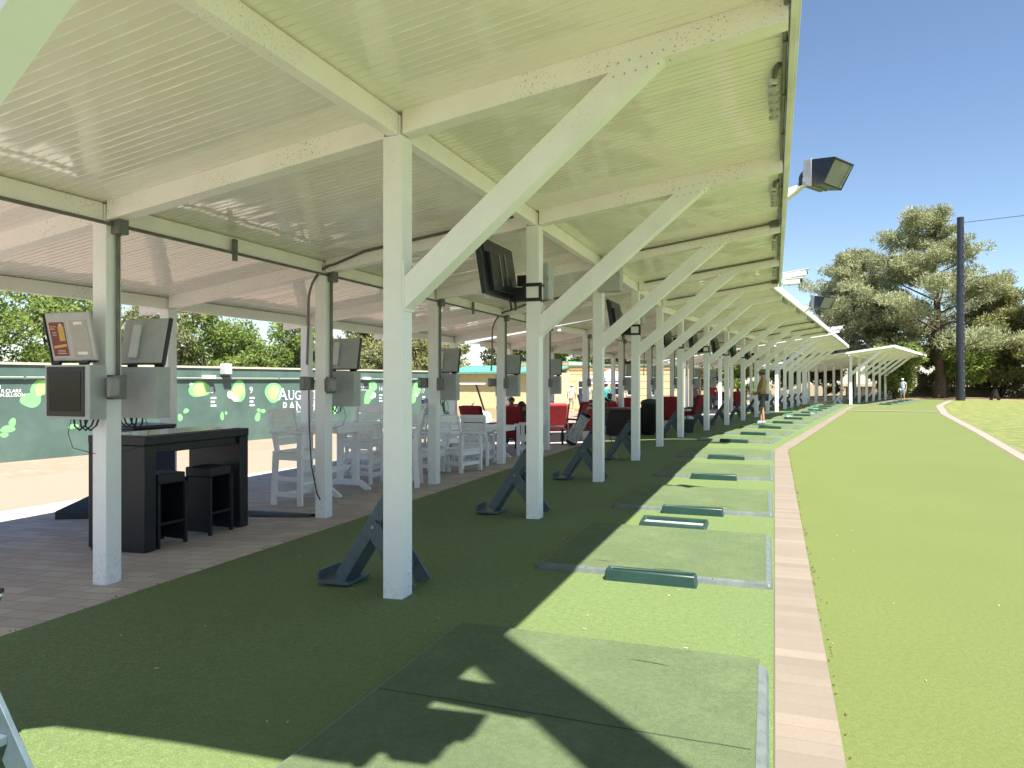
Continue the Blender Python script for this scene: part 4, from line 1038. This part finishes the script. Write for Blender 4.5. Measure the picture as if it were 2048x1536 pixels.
# ------------------------------------------------------------------ clubhouse
def sided_box(mb, a, b): mb.bb(a, b)
t = thing('clubhouse', 'low tan clubhouse with a teal metal roof beyond the green wall', 'building', (-16.3, 49.0, -.5), R(-7))
m_ = MB(); m_.bb((-7.5, 0, -.3), (1.5, 8, 2.6)); m_.build('wall', M['tan'], t)
m_ = MB(); m_.prism([(-.5, 2.55), (-.5, 2.68), (4, 3.25), (4, 3.12)], 'x', -7.8, 1.48)
for i in range(18): m_.prism([(-.5, 2.685), (-.5, 2.72), (4, 3.29), (4, 3.255)], 'x', -7.6 + .5 * i, -7.55 + .5 * i)
m_.build('low_roof', M['teal_roof'], t)
m_ = MB(); m_.bb((-2.8, 3, 2.4), (1.49, 7.5, 3.42)); m_.build('upper_wall', M['tan'], t)
m_ = MB(); m_.bb((-2.9, 2.95, 3.4205), (1.49, 7.6, 3.5)); m_.build('upper_cap', M['teal_roof'], t)
m_ = MB(); m_.bb((-2.8, 2.96, 3.16), (1.485, 2.998, 3.42)); m_.build('frieze', M['orange_trim'], t)
m_ = MB(); m_.bb((1.505, 3, -.3), (9.4, 11, 3.1)); 
for z in (1.0, 1.5, 2.0, 2.5): m_.bb((1.52, 2.985, z), (9.39, 2.999, z + .03))
m_.build('wing_wall', M['tan'], t)
m_ = MB(); m_.bb((1.45, 2.9, 3.1005), (9.5, 11.1, 3.22)); m_.build('wing_cap', M['teal_roof'], t)
m_ = MB(); m_.bb((1.51, 2.96, 2.82), (9.39, 2.984, 3.1)); m_.build('wing_frieze', M['orange_trim'], t)
for x in (2.2, 3.7, 5.0, 6.0, 7.8):
    f = MB()
    for a, b in (((x, 2.93, .95), (x + .06, 2.98, 2.05)), ((x + .78, 2.93, .95), (x + .84, 2.98, 2.05)), ((x + .06, 2.93, 1.99), (x + .78, 2.98, 2.05)), ((x + .06, 2.93, .95), (x + .78, 2.98, 1.01)), ((x + .06, 2.935, 1.48), (x + .78, 2.975, 1.53))): f.bb(a, b)
    fo = f.build('window', M['white'], t); p_ = MB(); p_.bb((x + .06, 2.95, 1.01), (x + .78, 2.97, 1.99)); p_.build('pane', M['window'], fo)
t = thing('sun_umbrella', 'pale purple sun umbrella in front of the trees', 'umbrella', (-8.6, 39.5, -.45))
m_ = MB(); n = 8; vs = [(0, 0, 2.62)] + [(1.35 * math.cos(2 * math.pi * i / n), 1.35 * math.sin(2 * math.pi * i / n), 2.12) for i in range(n)] + [(1.36 * math.cos(2 * math.pi * i / n), 1.36 * math.sin(2 * math.pi * i / n), 1.95) for i in range(n)]
m_.add(vs, [(0, 1 + i, 1 + (i + 1) % n) for i in range(n)] + [(1 + i, 9 + i, 9 + (i + 1) % n, 1 + (i + 1) % n) for i in range(n)]); c = m_.build('canopy', M['purple'], t); c.modifiers.new('thick', 'SOLIDIFY').thickness = .01
m_ = MB(); m_.tube([(0, 0, 0), (0, 0, 2.66)], .03, 8); m_.build('pole', M['steel'], t)
# ------------------------------------------------------------------ golf carts
def golf_cart(label, p, rz, body):
    t = thing('golf_cart', label, 'golf cart', p, rz, 'golf carts on the path')
    m_ = MB(); m_.prism([(-1.15, .32), (1.05, .32), (1.2, .45), (1.15, .72), (.75, .82), (.45, .50), (-.15, .46), (-.2, .62), (-1.1, .62), (-1.2, .5)], 'y', -.55, .55); m_.build('body', body, t, bevel=.03)
    m_ = MB(); m_.bb((-.62, -.5, .625), (-.1, .5, .76)); m_.box((-.62, 0, .98), (.1, 1.0, .40), (0, R(-10), 0)); m_.build('seat', M['black'], t, bevel=.03)
    m_ = MB(); m_.bb((-1.05, -.6, 1.80), (.95, .6, 1.86)); m_.build('roof', M['fascia'], t, bevel=.02)
    for sy in (-1, 1):
        m_ = MB(); m_.tube([(.95, sy * .52, .74), (.62, sy * .54, 1.80)], .022, 6); m_.build('roof_post', M['black'], t)
        m_ = MB(); m_.tube([(-.85, sy * .52, .60), (-.85, sy * .54, 1.80)], .022, 6); m_.build('roof_post', M['black'], t)
    m_ = MB(); m_.tube([(.7, -.25, .72), (.45, -.25, .98)], .02, 6); m_.tube([(.43 + .10 * math.sin(a), -.25 + .17 * math.cos(a), .99 + .12 * math.sin(a)) for a in [2 * math.pi * i / 14 for i in range(15)]], .014, 6, cap=False); m_.build('steering_wheel', M['black'], t)
    for x in (-.75, .8):
        for sy in (-1, 1):
            m_ = MB(); m_.tube([(x, sy * .42, .22), (x, sy * .58, .22)], .22, 16); w = m_.build('wheel', M['black'], t, smooth=True)
            m_ = MB(); m_.tube([(x, sy * .581, .22), (x, sy * .59, .22)], .11, 12); m_.build('rim', M['steel'], w)
    m_ = MB(); m_.tube([(-1.2, .25, .5), (-1.35, .25, 1.25)], .12, 10); m_.tube([(-1.2, -.25, .5), (-1.35, -.25, 1.25)], .12, 10); m_.build('bag_rack_load', M['navy'], t, smooth=True)
    return t
golf_cart('golf cart parked before the tan clubhouse, its roof above the red chairs', (-11.3, 25.0, -.44), R(25), M['white'])
golf_cart('golf cart parked under the purple umbrella', (-8.4, 37.2, -.45), R(10), M['c_khaki'])
golf_cart('white golf cart beneath the third canopy, left of the golfer in tan', (-3.2, 47.5, -.35), R(80), M['white'])
# ------------------------------------------------------------------ far walls, poles, sign
t = thing('block_wall', 'low tan block wall with a pilaster beyond the pines', 'wall', (0, 0, 0))
m_ = MB(); m_.bb((7.0, 82, -.1), (60, 82.3, .85)); m_.build('wall_body', M['block'], t)
m_ = MB(); m_.bb((7.0, 81.95, .8505), (60, 82.35, .93)); m_.build('coping', M['path'], t)
for x in (13.5, 24, 34):
    m_ = MB(); m_.bb((x, 81.7, -.1), (x + .9, 82.0 - .002, 2.2)); m_.build('pilaster', M['block'], t)
m_ = MB()
for i in range(26): m_.bb((14.6 + i * .22, 82.05, .931), (14.68 + i * .22, 82.1, 2.0))
m_.bb((14.5, 82.06, 1.95), (20.4, 82.09, 2.0)); m_.build('picket_rail', M['block'], t)
def net_pole(label, p, r0, r1, h, cables=True):
    t = thing('net_pole', label, 'pole', p, 0, 'tall black net poles')
    m_ = MB(); m_.tube([(0, 0, -.3), (0, 0, h)], [r0, r1], 20); m_.build('shaft', M['netpole'], t, smooth=True)
    m_ = MB()
    for i in range(18): m_.box((r0 * .55, -r0 * .9, .8 + i * h / 19), (.05, .06, .10))
    m_.build('step_bolt', M['steel'], t)
    m_ = MB(); m_.tube([(0, 0, h), (0, 0, h + .06)], [r1 * 1.03, r1 * 1.03], 20); m_.build('cap', M['netpole'], t)
    if cables:
        m_ = MB()
        m_.tube([(r1, 0, h - .35), (20, -9, h - .8), (40, -18, h - .2)], .022, 5); m_.tube([(r1, 0, h * .5), (20, -9, h * .5 - .15), (40, -18, h * .5)], .016, 5)
        m_.build('cable', M['netpole'], t)
net_pole('tall black net pole standing in front of the big pine', (13.4, 63.4, 0), .32, .24, 14.0)
net_pole('tall black net pole beside the camera, seen by its shadow across the first mat', (1.93, .41, 0), .20, .17, 14.0, False)
t = thing('a_frame_sign', 'small A-shaped board on the dry grass right of the pole', 'sign', (16.3, 66.0, 0), R(10))
m_ = MB(); m_.bar((-.28, 0, 0), (0, 0, .85), .5, .04, up=(1, 0, 0)); m_.build('board', M['bronze'], t)
m_ = MB(); m_.bar((.28, 0, 0), (0, 0, .85), .5, .04, up=(1, 0, 0)); m_.build('board', M['bronze'], t)
# ------------------------------------------------------------------ people
def skin_mesh(name, V, E, root, m, sub=2):
    ids = list(V); me = bpy.data.meshes.new(name); me.from_pydata([V[i][0] for i in ids], [(ids.index(a), ids.index(b)) for a, b in E], [])
    ob = bpy.data.objects.new(name, me); COL.objects.link(ob)
    sm = ob.modifiers.new('s', 'SKIN'); sm.use_smooth_shade = True
    for i, k in enumerate(ids):
        d = me.skin_vertices[0].data[i]; r = V[k][1]; d.radius = r if isinstance(r, tuple) else (r, r); d.use_root = (k == root)
    s2 = ob.modifiers.new('u', 'SUBSURF'); s2.levels = sub; s2.render_levels = sub
    dg = bpy.context.evaluated_depsgraph_get(); res = bpy.data.meshes.new_from_object(ob.evaluated_get(dg)); res.name = name
    bpy.data.objects.remove(ob); bpy.data.meshes.remove(me)
    res.materials.clear(); res.materials.append(m)
    for p in res.polygons: p.use_smooth = True; p.material_index = 0
    return res
STAND = dict(pelvis=(0, 0, .95), waist=(0, .02, 1.10), chest=(0, .0, 1.30), collar=(0, -.01, 1.45), neck=(0, .015, 1.53), head=(0, .035, 1.62), crown=(0, .03, 1.70), chin=(0, .085, 1.565), nose=(0, .125, 1.625),
             shL=(-.19, -.01, 1.41), elL=(-.25, -.03, 1.13), wrL=(-.25, .08, .90), haL=(-.245, .11, .83), shR=(.19, -.01, 1.41), elR=(.25, -.03, 1.13), wrR=(.25, .08, .90), haR=(.245, .11, .83),
             hiL=(-.09, 0, .90), knL=(-.10, .02, .50), anL=(-.10, -.02, .09), toL=(-.115, .13, .035), hiR=(.09, 0, .90), knR=(.10, .02, .50), anR=(.10, -.02, .09), toR=(.115, .13, .035))
def person(label, p, rz, J=None, skin='skin', top='c_white', bottom='c_khaki', shoe='shoe_w', sleeve=.55, leglen=.9, hat=None, belly=1., hair='hair', scale=1, group=None):
    P = dict(STAND); P.update(J or {}); P = {k: Vector(v) * scale for k, v in P.items()}
    t = thing('person', label, 'person', p, rz, group)
    Rr = dict(pelvis=(.13 * belly ** .4, .10 * belly ** .5), waist=(.12 * belly, .10 * belly), chest=(.145 * belly ** .45, .105 * belly ** .6), collar=(.09, .075), neck=.052, head=(.075, .088), crown=(.062, .07), chin=(.04, .035), nose=.014, sh=.055, el=.042, wr=.028, ha=.032, hi=.085, kn=.055, an=.036, to=.03)
    rad = lambda k: Rr.get(k, Rr.get(k[:2]))
    V = {k: (P[k], rad(k)) for k in P}
    E = [('pelvis', 'waist'), ('waist', 'chest'), ('chest', 'collar'), ('collar', 'neck'), ('neck', 'head'), ('head', 'crown'), ('head', 'chin'), ('head', 'nose')]
    for s_ in 'LR': E += [('collar', 'sh' + s_), ('sh' + s_, 'el' + s_), ('el' + s_, 'wr' + s_), ('wr' + s_, 'ha' + s_), ('pelvis', 'hi' + s_), ('hi' + s_, 'kn' + s_), ('kn' + s_, 'an' + s_), ('an' + s_, 'to' + s_)]
    for s_ in 'LR':   # fingers and thumb
        d = (P['ha' + s_] - P['wr' + s_]).normalized(); side = d.cross(Vector((0, 0, 1)) if abs(d.z) < .8 else Vector((1, 0, 0))).normalized()
        for i, (o_, ln) in enumerate(((-.030, .055), (-.010, .068), (.010, .072), (.030, .062))):
            a = P['ha' + s_] + side * o_ + d * .04; b = a + d * ln * .55; c_ = b + d * ln * .3 + Vector((0, .02, -.015))
            V[f'f{s_}{i}b'] = (b, .009); V[f'f{s_}{i}c'] = (c_, .008); E += [('ha' + s_, f'f{s_}{i}b'), (f'f{s_}{i}b', f'f{s_}{i}c')]
        b = P['ha' + s_] + side * -.05 + d * .02; V[f't{s_}'] = (b, .011); V[f't{s_}2'] = (b + d * .035, .009); E += [('ha' + s_, f't{s_}'), (f't{s_}', f't{s_}2')]
    link('body', skin_mesh('body', V, E, 'pelvis', M[skin]), t)
    # eyes and ears
    m_ = MB(); hd = P['head']
    for s_ in (-1, 1): m_.ell(hd + Vector((s_ * .032, .082, .022)), (.011, .008, .007), 6, 4)
    m_.build('eye', M['black'], t)
    # top
    up = lambda k, f: (P[k[0]].lerp(P[k[1]], f))
    V2 = {k: (P[k], tuple(x * 1.13 + .006 for x in rad(k))) for k in ('pelvis', 'waist', 'chest', 'collar')}
    V2['pelvis'] = (P['pelvis'].lerp(P['waist'], .1) - Vector((0, 0, .05)), (.155 * belly ** .4, .125 * belly ** .6)); E2 = [('pelvis', 'waist'), ('waist', 'chest'), ('chest', 'collar')]
    for s_ in 'LR':
        V2['sh' + s_] = (P['sh' + s_], .068); V2['sl' + s_] = (up(('sh' + s_, 'el' + s_), sleeve), .062); E2 += [('collar', 'sh' + s_), ('sh' + s_, 'sl' + s_)]
    link('shirt', skin_mesh('shirt', V2, E2, 'pelvis', M[top]), t)
    V3 = {'pelvis': (P['pelvis'], (.145 * belly ** .4, .115 * belly ** .5))}; E3 = []
    for s_ in 'LR':
        V3['hi' + s_] = (P['hi' + s_], .10)
        if leglen <= 1: V3['le' + s_] = (up(('hi' + s_, 'kn' + s_), leglen), .085); E3 += [('pelvis', 'hi' + s_), ('hi' + s_, 'le' + s_)]
        else: V3['kn' + s_] = (P['kn' + s_], .07); V3['le' + s_] = (up(('kn' + s_, 'an' + s_), .97), .055); E3 += [('pelvis', 'hi' + s_), ('hi' + s_, 'kn' + s_), ('kn' + s_, 'le' + s_)]
    link('shorts' if leglen <= 1 else 'trousers', skin_mesh('lower_clothing', V3, E3, 'pelvis', M[bottom]), t)
    for s_ in 'LR':
        a, b = P['an' + s_], P['to' + s_]; d = b - a; d.z = 0; d = d.normalized() if d.length > .01 else Vector((0, 1, 0)); z = min(a.z, b.z + .06) - .035
        m_ = MB(); m_.tube([a - d * .055 + Vector((0, 0, -.03)), a + d * .02 + Vector((0, 0, -.025)), a + d * .12 + Vector((0, 0, -.042)), a + d * .205 + Vector((0, 0, -.055))], [.044, .05, .045, .026], 10)
        m_.build('shoe', M[shoe], t, smooth=True)
    cr = P['head']
    m_ = MB(); m_.ell(cr + Vector((0, -.022, .035)), (.088, .098, .082), 14, 8); h = m_.build('hair', M[hair], t, smooth=True)
    if hat:
        m_ = MB(); m_.ell(cr + Vector((0, -.01, .055)), (.095, .108, .075), 14, 8); c_ = m_.build('cap', M[hat], t, smooth=True)
        m_ = MB(); m_.prism([(-.08, .06), (-.07, .15), (0, .185), (.07, .15), (.08, .06)], 'z', cr.z + .045, cr.z + .057); v = m_.build('visor', M[hat], c_); v.location = (cr.x, cr.y - .0, 0)
    return t
person('golfer in a tan shirt, grey shorts, grey cap and blue shoes beside the mats', (-.36, 26.4, 0), R(84),
       dict(waist=(0, .075, 1.12), chest=(0, .03, 1.32), collar=(0, 0, 1.47), neck=(0, .03, 1.55), head=(0, .06, 1.645), crown=(0, .05, 1.73), chin=(0, .12, 1.585), nose=(0, .155, 1.645),
            elL=(-.24, .02, 1.14), wrL=(-.14, .24, 1.03), haL=(-.10, .30, 1.0), elR=(.25, -.02, 1.13), wrR=(.17, .22, 1.0), haR=(.13, .28, .965), anR=(.12, .09, .09), toR=(.13, .24, .035), knR=(.11, .09, .50)),
       top='c_tan', bottom='c_grey', shoe='shoe', hat='c_grey', belly=1.5, leglen=.88, sleeve=.8, scale=1.06)
person('far golfer in a pale blue shirt, shorts and white cap on the last mats', (9.0, 60.3, -.05), R(150), top='c_paleblue', bottom='c_paleblue', hat='c_white', shoe='shoe_w', belly=1.15)
SIT = dict(pelvis=(0, 0, .50), waist=(0, -.04, .66), chest=(0, -.07, .86), collar=(0, -.07, 1.01), neck=(0, -.05, 1.09), head=(0, -.025, 1.18), crown=(0, -.03, 1.26), chin=(0, .03, 1.125), nose=(0, .07, 1.18),
           shL=(-.19, -.07, .97), elL=(-.25, -.02, .70), wrL=(-.20, .20, .64), haL=(-.19, .27, .63), shR=(.19, -.07, .97), elR=(.25, -.02, .70), wrR=(.20, .20, .64), haR=(.19, .27, .63),
           hiL=(-.10, .05, .48), knL=(-.12, .45, .50), anL=(-.12, .47, .09), toL=(-.13, .62, .035), hiR=(.10, .05, .48), knR=(.12, .45, .50), anR=(.12, .47, .09), toR=(.13, .62, .035))
def sit(label, x, y, rz, **k): return person(label, (x, y, g(x, y)), rz, SIT, **k)
sit('seated man in a white shirt and dark vest between two posts', -6.62, 18.0, face(.35, -.93), top='c_white', bottom='c_navy', leglen=2, skin='skin_d')
sit('seated person with dark hair, only the head above the dark-backed red chair', -5.80, 16.55, face(.2, 1), top='c_black', bottom='c_navy', leglen=2, skin='skin_d', scale=.92)
sit('seated person in a red shirt behind the navy golf bag', -4.95, 22.6, face(.5, -.85), top='c_red', bottom='c_black', leglen=2, skin='skin_d')
person('standing woman in a pink tank top and black shorts, arms folded', (-3.55, 34.9, g(-3.55, 34.9)), face(.1, -1), dict(elL=(-.25, .0, 1.15), wrL=(-.08, .15, 1.12), haL=(.0, .16, 1.12), elR=(.25, .0, 1.15), wrR=(.08, .17, 1.14), haR=(.0, .18, 1.14)), top='c_pink', bottom='c_black', sleeve=.08, scale=.95)
person('person in a red shirt and grey trousers far under the second canopy', (-3.2, 40.6, g(-3.2, 40.6)), face(-.2, 1), top='c_red', bottom='c_grey', leglen=2, scale=.95)
person('person in a turquoise shirt, back to the camera, near the purple umbrella', (-7.9, 35.2, g(-7.9, 35.2)), face(-.2, 1), top='c_teal', bottom='c_navy')
person('person in a purple cap beside the purple umbrella cart', (-8.9, 35.8, g(-8.9, 35.8)), face(.2, 1), top='c_khaki', bottom='c_khaki', hat='c_purple')
person('golfer in a white cap and shirt before the clubhouse door', (-12.4, 45.0, -.47), face(-.2, 1), top='c_white', bottom='c_khaki', hat='c_white')
person('golfer in a pale mint shirt with dark hair before the clubhouse window', (-11.7, 46.0, -.47), face(.6, -.6), top='c_mint', bottom='c_white')
# ------------------------------------------------------------------ trees
def tri_mesh(name, P, m, n):
    """P: (n, 3, 3) triangle corners"""
    me = bpy.data.meshes.new(name); n = len(P)
    me.vertices.add(n * 3); me.vertices.foreach_set('co', P.reshape(-1).astype(np.float32))
    me.loops.add(n * 3); me.loops.foreach_set('vertex_index', np.arange(n * 3, dtype=np.int32))
    me.polygons.add(n); me.polygons.foreach_set('loop_start', np.arange(0, n * 3, 3, dtype=np.int32)); me.polygons.foreach_set('loop_total', np.full(n, 3, np.int32))
    me.materials.append(m); me.update(calc_edges=True); return me
def leaves(g_, C, rad, per, size, asp=.5, up=.3):
    """C (k,3) clump centres, rad (k,) radii -> triangles"""
    k = len(C); n = k * per
    c = np.repeat(C, per, 0); r = np.repeat(rad, per)
    d = g_.normal(size=(n, 3)); d /= np.linalg.norm(d, axis=1)[:, None]
    pos = c + d * (r * g_.uniform(.35, 1.0, n) ** .6)[:, None] * np.array([1, 1, .62])
    dirn = d * .8 + g_.normal(size=(n, 3)) * .6; dirn[:, 2] += up; dirn /= np.linalg.norm(dirn, axis=1)[:, None]
    side = np.cross(dirn, g_.normal(size=(n, 3))); side /= np.linalg.norm(side, axis=1)[:, None]
    s_ = size * g_.uniform(.6, 1.4, n)[:, None]
    return np.stack([pos - side * s_ * asp * .5, pos + side * s_ * asp * .5, pos + dirn * s_], 1)
def tree(name, label, loc, h, R0, kind='broad', seed=1, per=60, clumps=110, size=.16, trunk=.16, base=.3, lean=(0, 0), lm='leaf', group=None, cr=(.5, .9), bark='bark2', side=None):
    g_ = np.random.default_rng(seed); q = random.Random(seed)
    t = thing(name, label, 'tree', loc, 0, group)
    m_ = MB(); n = 8
    tp = [Vector((lean[0] * (i / n) ** 1.5 + q.uniform(-.08, .08) * (i > 0), lean[1] * (i / n) ** 1.5 + q.uniform(-.08, .08) * (i > 0), h * .93 * i / n - (.2 if i == 0 else 0))) for i in range(n + 1)]
    m_.tube(tp, [trunk * (1.25 if i == 0 else 1 - .85 * i / n) for i in range(n + 1)], 10)
    def tpos(f): x = f / .93 * n; i = min(n - 1, int(x)); return tp[i].lerp(tp[i + 1], min(1, x - i))
    C = []; rad = []
    nl = 46 if kind == 'pine' else 22
    for i in range(nl):
        f = base + (1 - base) * (i + q.random() * .8) / nl; f = min(f, .99)
        if kind == 'pine': L = R0 * (min(1, (1.05 - f) / (.66)) ** .8) * q.uniform(.5, 1.12); rise = q.uniform(.05, .55)
        else: L = R0 * math.sqrt(max(.06, 1 - ((f - (base + .45 * (1 - base))) / (.62 * (1 - base))) ** 2)) * q.uniform(.6, 1.1); rise = q.uniform(.1, .7)
        a = i * 2.399 + q.uniform(-.5, .5)
        if side is not None and q.random() < .45: a = side + q.uniform(-1.0, 1.0); L *= 1.25
        st = tpos(min(f * .93, .9)); e = st + Vector((math.cos(a) * L, math.sin(a) * L, L * rise)); e.z = min(e.z, h)
        mid = st.lerp(e, .5) + Vector((0, 0, -.05 * L))
        m_.tube([st, mid, e], [trunk * .28 * (1.1 - f) + .02, trunk * .16 * (1.1 - f) + .015, .012], 5)
        k = max(2, int(clumps / nl * (.5 + L / R0)))
        for j in range(k):
            u = q.uniform(.35, 1.03); c = st.lerp(e, u) + Vector((q.gauss(0, .16 * L * .6), q.gauss(0, .16 * L * .6), q.uniform(-.1, .5) * cr[1]))
            C.append(c[:]); rad.append(q.uniform(*cr) * (1.15 - .3 * u))
    m_.build('trunk', M[bark], t, smooth=True)
    P = leaves(g_, np.array(C), np.array(rad), per, size, .35 if kind == 'pine' else .62, .55 if kind == 'pine' else .1)
    link('crown', tri_mesh('crown', P, M[lm], 0), t)
    return t
tree('pine_tree', 'tallest pine with a bare lower trunk, behind the farthest canopy', (13.75, 72.5, 0), 17.5, 7.6, 'pine', 11, 120, 720, .24, .46, .24, (-.6, 0), 'needle', cr=(.55, 1.05), bark='bark', side=math.pi)
tree('pine_tree', 'broad lower pine left of the tallest pine, above the canopy gap', (7.0, 76.0, 0), 14.6, 6.6, 'pine', 5, 115, 600, .25, .30, .22, (.3, 0), 'needle', cr=(.6, 1.15), bark='bark')
tree('pine_tree', 'yellowish pine at the right edge of the picture', (25.2, 73.5, 0), 15.6, 5.6, 'pine', 23, 140, 560, .25, .30, .10, (0, 0), 'needle2', cr=(.55, 1.05), bark='bark')
tree('pine_tree', 'low pine behind the net pole, right of the tallest trunk', (19.5, 79.0, 0), 11.2, 5.0, 'pine', 29, 120, 460, .27, .25, .08, (0, 0), 'needle2', cr=(.6, 1.1), bark='bark')
bt = 'leafy trees beyond the farthest canopy'
tree('leafy_tree', 'bright green small tree right beside the tallest pine trunk', (15.6, 72.5, 0), 5.4, 2.0, 'broad', 31, 55, 110, .26, .12, .25, lm='leaf', group=bt)
tree('leafy_tree', 'olive bushy tree behind the far golfer', (10.1, 72.5, 0), 5.6, 2.8, 'broad', 33, 60, 150, .26, .12, .08, lm='leaf_p', group=bt)
tree('leafy_tree', 'dark stemmed shrub at the end of the farthest canopy', (9.3, 66.5, 0), 4.2, 1.9, 'broad', 35, 60, 110, .22, .14, .1, (.3, .2), lm='leaf', group=bt)
for i, (x, y, h, r, sd, lm) in enumerate(((20.3, 80, 5.0, 2.6, 41, 'leaf_p'), (25.5, 79, 4.4, 2.6, 42, 'leaf'), (31, 79.5, 5.2, 3, 43, 'leaf_p'), (15.2, 79.5, 4.6, 2.4, 47, 'leaf_p'))):
    tree('leafy_tree', f'bush before the low block wall, {ORD[i]} of four' + (' from the right trunk' if 0 else ''), (x, y, 0), h, r, 'broad', sd, 50, 120, .28, .1, .04, lm=lm, group='bushes before the block wall')
# trees behind the canopies, seen between the posts
hz = [(-12.5, 66, 6.5, 3.2, 'leaf_b', 'brownish tree between the posts behind the black bin'), (-8.0, 72, 6.8, 3.3, 'leaf_b', 'brownish tree right of the first one between the posts'), (-3.5, 75, 6.5, 3.2, 'leaf', 'bright tree between the posts behind the woman in pink'),
      (1.0, 80, 6.6, 3.3, 'leaf', 'bright tree between the posts left of the golfer in tan'), (5.0, 83, 6.5, 3.0, 'leaf_b', 'brownish tree seen through the farthest canopy'), (-17.5, 70, 8.0, 3.5, 'leaf', 'green tree behind the purple umbrella'), (-22.5, 72, 7.0, 3.2, 'leaf', 'green tree above the clubhouse wing roof'), (-27.5, 74, 7.5, 3.4, 'leaf_p', 'pale tree above the clubhouse, left of the green one')]
for i, (x, y, h, r, lm, lab) in enumerate(hz): tree('leafy_tree', lab, (x, y, -.4), h, r, 'broad', 60 + i, 50, 150, .32, .16, .12, lm=lm, group='trees behind the canopies')
tree('pine_tree', 'distant pine left of the clubhouse, in the gap beside the fourth middle post', (-31.0, 62, -.4), 9.0, 3.6, 'pine', 81, 70, 260, .36, .2, .15, (0, 0), 'needle2', group='distant pines')
tree('pine_tree', 'distant pine seen just left of the nearest clear front post', (-27.5, 45.5, -.4), 8.3, 3.2, 'pine', 83, 70, 260, .3, .2, .12, (0, 0), 'needle2', group='distant pines')
wt = [(-20.8, 12.5, 5.0, 2.5, 'leaf', 'dense bright tree behind the green wall at the left edge'), (-20.6, 15.4, 4.7, 2.2, 'leaf', 'bright tree behind the wall, just left of the near grey screen boxes'), (-20.9, 18.6, 4.4, 2.1, 'leaf_p', 'bright tree behind the wall, right of the near grey screen boxes'),
      (-20.2, 21.2, 4.9, 2.0, 'leaf', 'bright tree behind the wall above the number 8'), (-20.6, 23.6, 4.1, 1.7, 'leaf', 'smaller bright tree behind the wall above the number 9'), (-19.6, 26.0, 5.0, 1.8, 'leaf', 'tall thin bright tree behind the wall above the big title'),
      (-20.2, 28.6, 3.6, 2.0, 'leaf_p', 'low olive bush behind the wall right of the second middle post'), (-19.4, 31.4, 3.5, 1.9, 'leaf_p', 'low olive bush behind the wall near the number 13'), (-21.5, 9.4, 5.3, 2.6, 'leaf', 'bright tree behind the wall, mostly outside the left edge')]
for i, (x, y, h, r, lm, lab) in enumerate(wt): tree('leafy_tree', lab, (x, y, -.4), h, r, 'broad', 100 + i, 60, 190, .115, .1, .10, lm=lm, group='bright trees behind the green wall', cr=(.3, .6))

# ------------------------------------------------------------------ light and camera
sd = Vector((.444, -.42, 1)).normalized()
el = math.asin(sd.z)
w = bpy.data.worlds.new('World'); S.world = w; w.use_nodes = True
sk = w.node_tree.nodes.new('ShaderNodeTexSky'); sk.sky_type = 'NISHITA'; sk.sun_disc = False; sk.sun_elevation = el
sk.sun_rotation = math.atan2(sd.x, sd.y); sk.air_density = 1.0; sk.dust_density = .2; sk.ozone_density = 2.4; sk.altitude = 400
bg = w.node_tree.nodes['Background']; bg.inputs[1].default_value = .057
w.node_tree.links.new(sk.outputs[0], bg.inputs[0])
sl = bpy.data.lights.new('sun', 'SUN'); sl.energy = 4.7; sl.angle = R(.53); sl.color = (1, .955, .88)
so = bpy.data.objects.new('sun', sl); COL.objects.link(so); so.rotation_euler = sd.to_track_quat('Z', 'Y').to_euler()
so.location = (10, -10, 30)
cd = bpy.data.cameras.new('camera'); cam = bpy.data.objects.new('camera', cd); COL.objects.link(cam); S.camera = cam
cd.sensor_width = 36; cd.lens = 1430 / 2048 * 36; cd.clip_start = .05; cd.clip_end = 2000; cd.shift_y = -6 / 2048
cam.location = (0, 0, 1.5); cam.rotation_euler = (R(90), 0, math.atan(525 / 1430))
S.view_settings.view_transform = 'Standard'; S.view_settings.look = 'None'; S.view_settings.gamma = 1; S.view_settings.exposure = 1.68
S.cycles.max_bounces = 10; S.cycles.diffuse_bounces = 6; S.cycles.glossy_bounces = 4
S.cycles.use_denoising = True
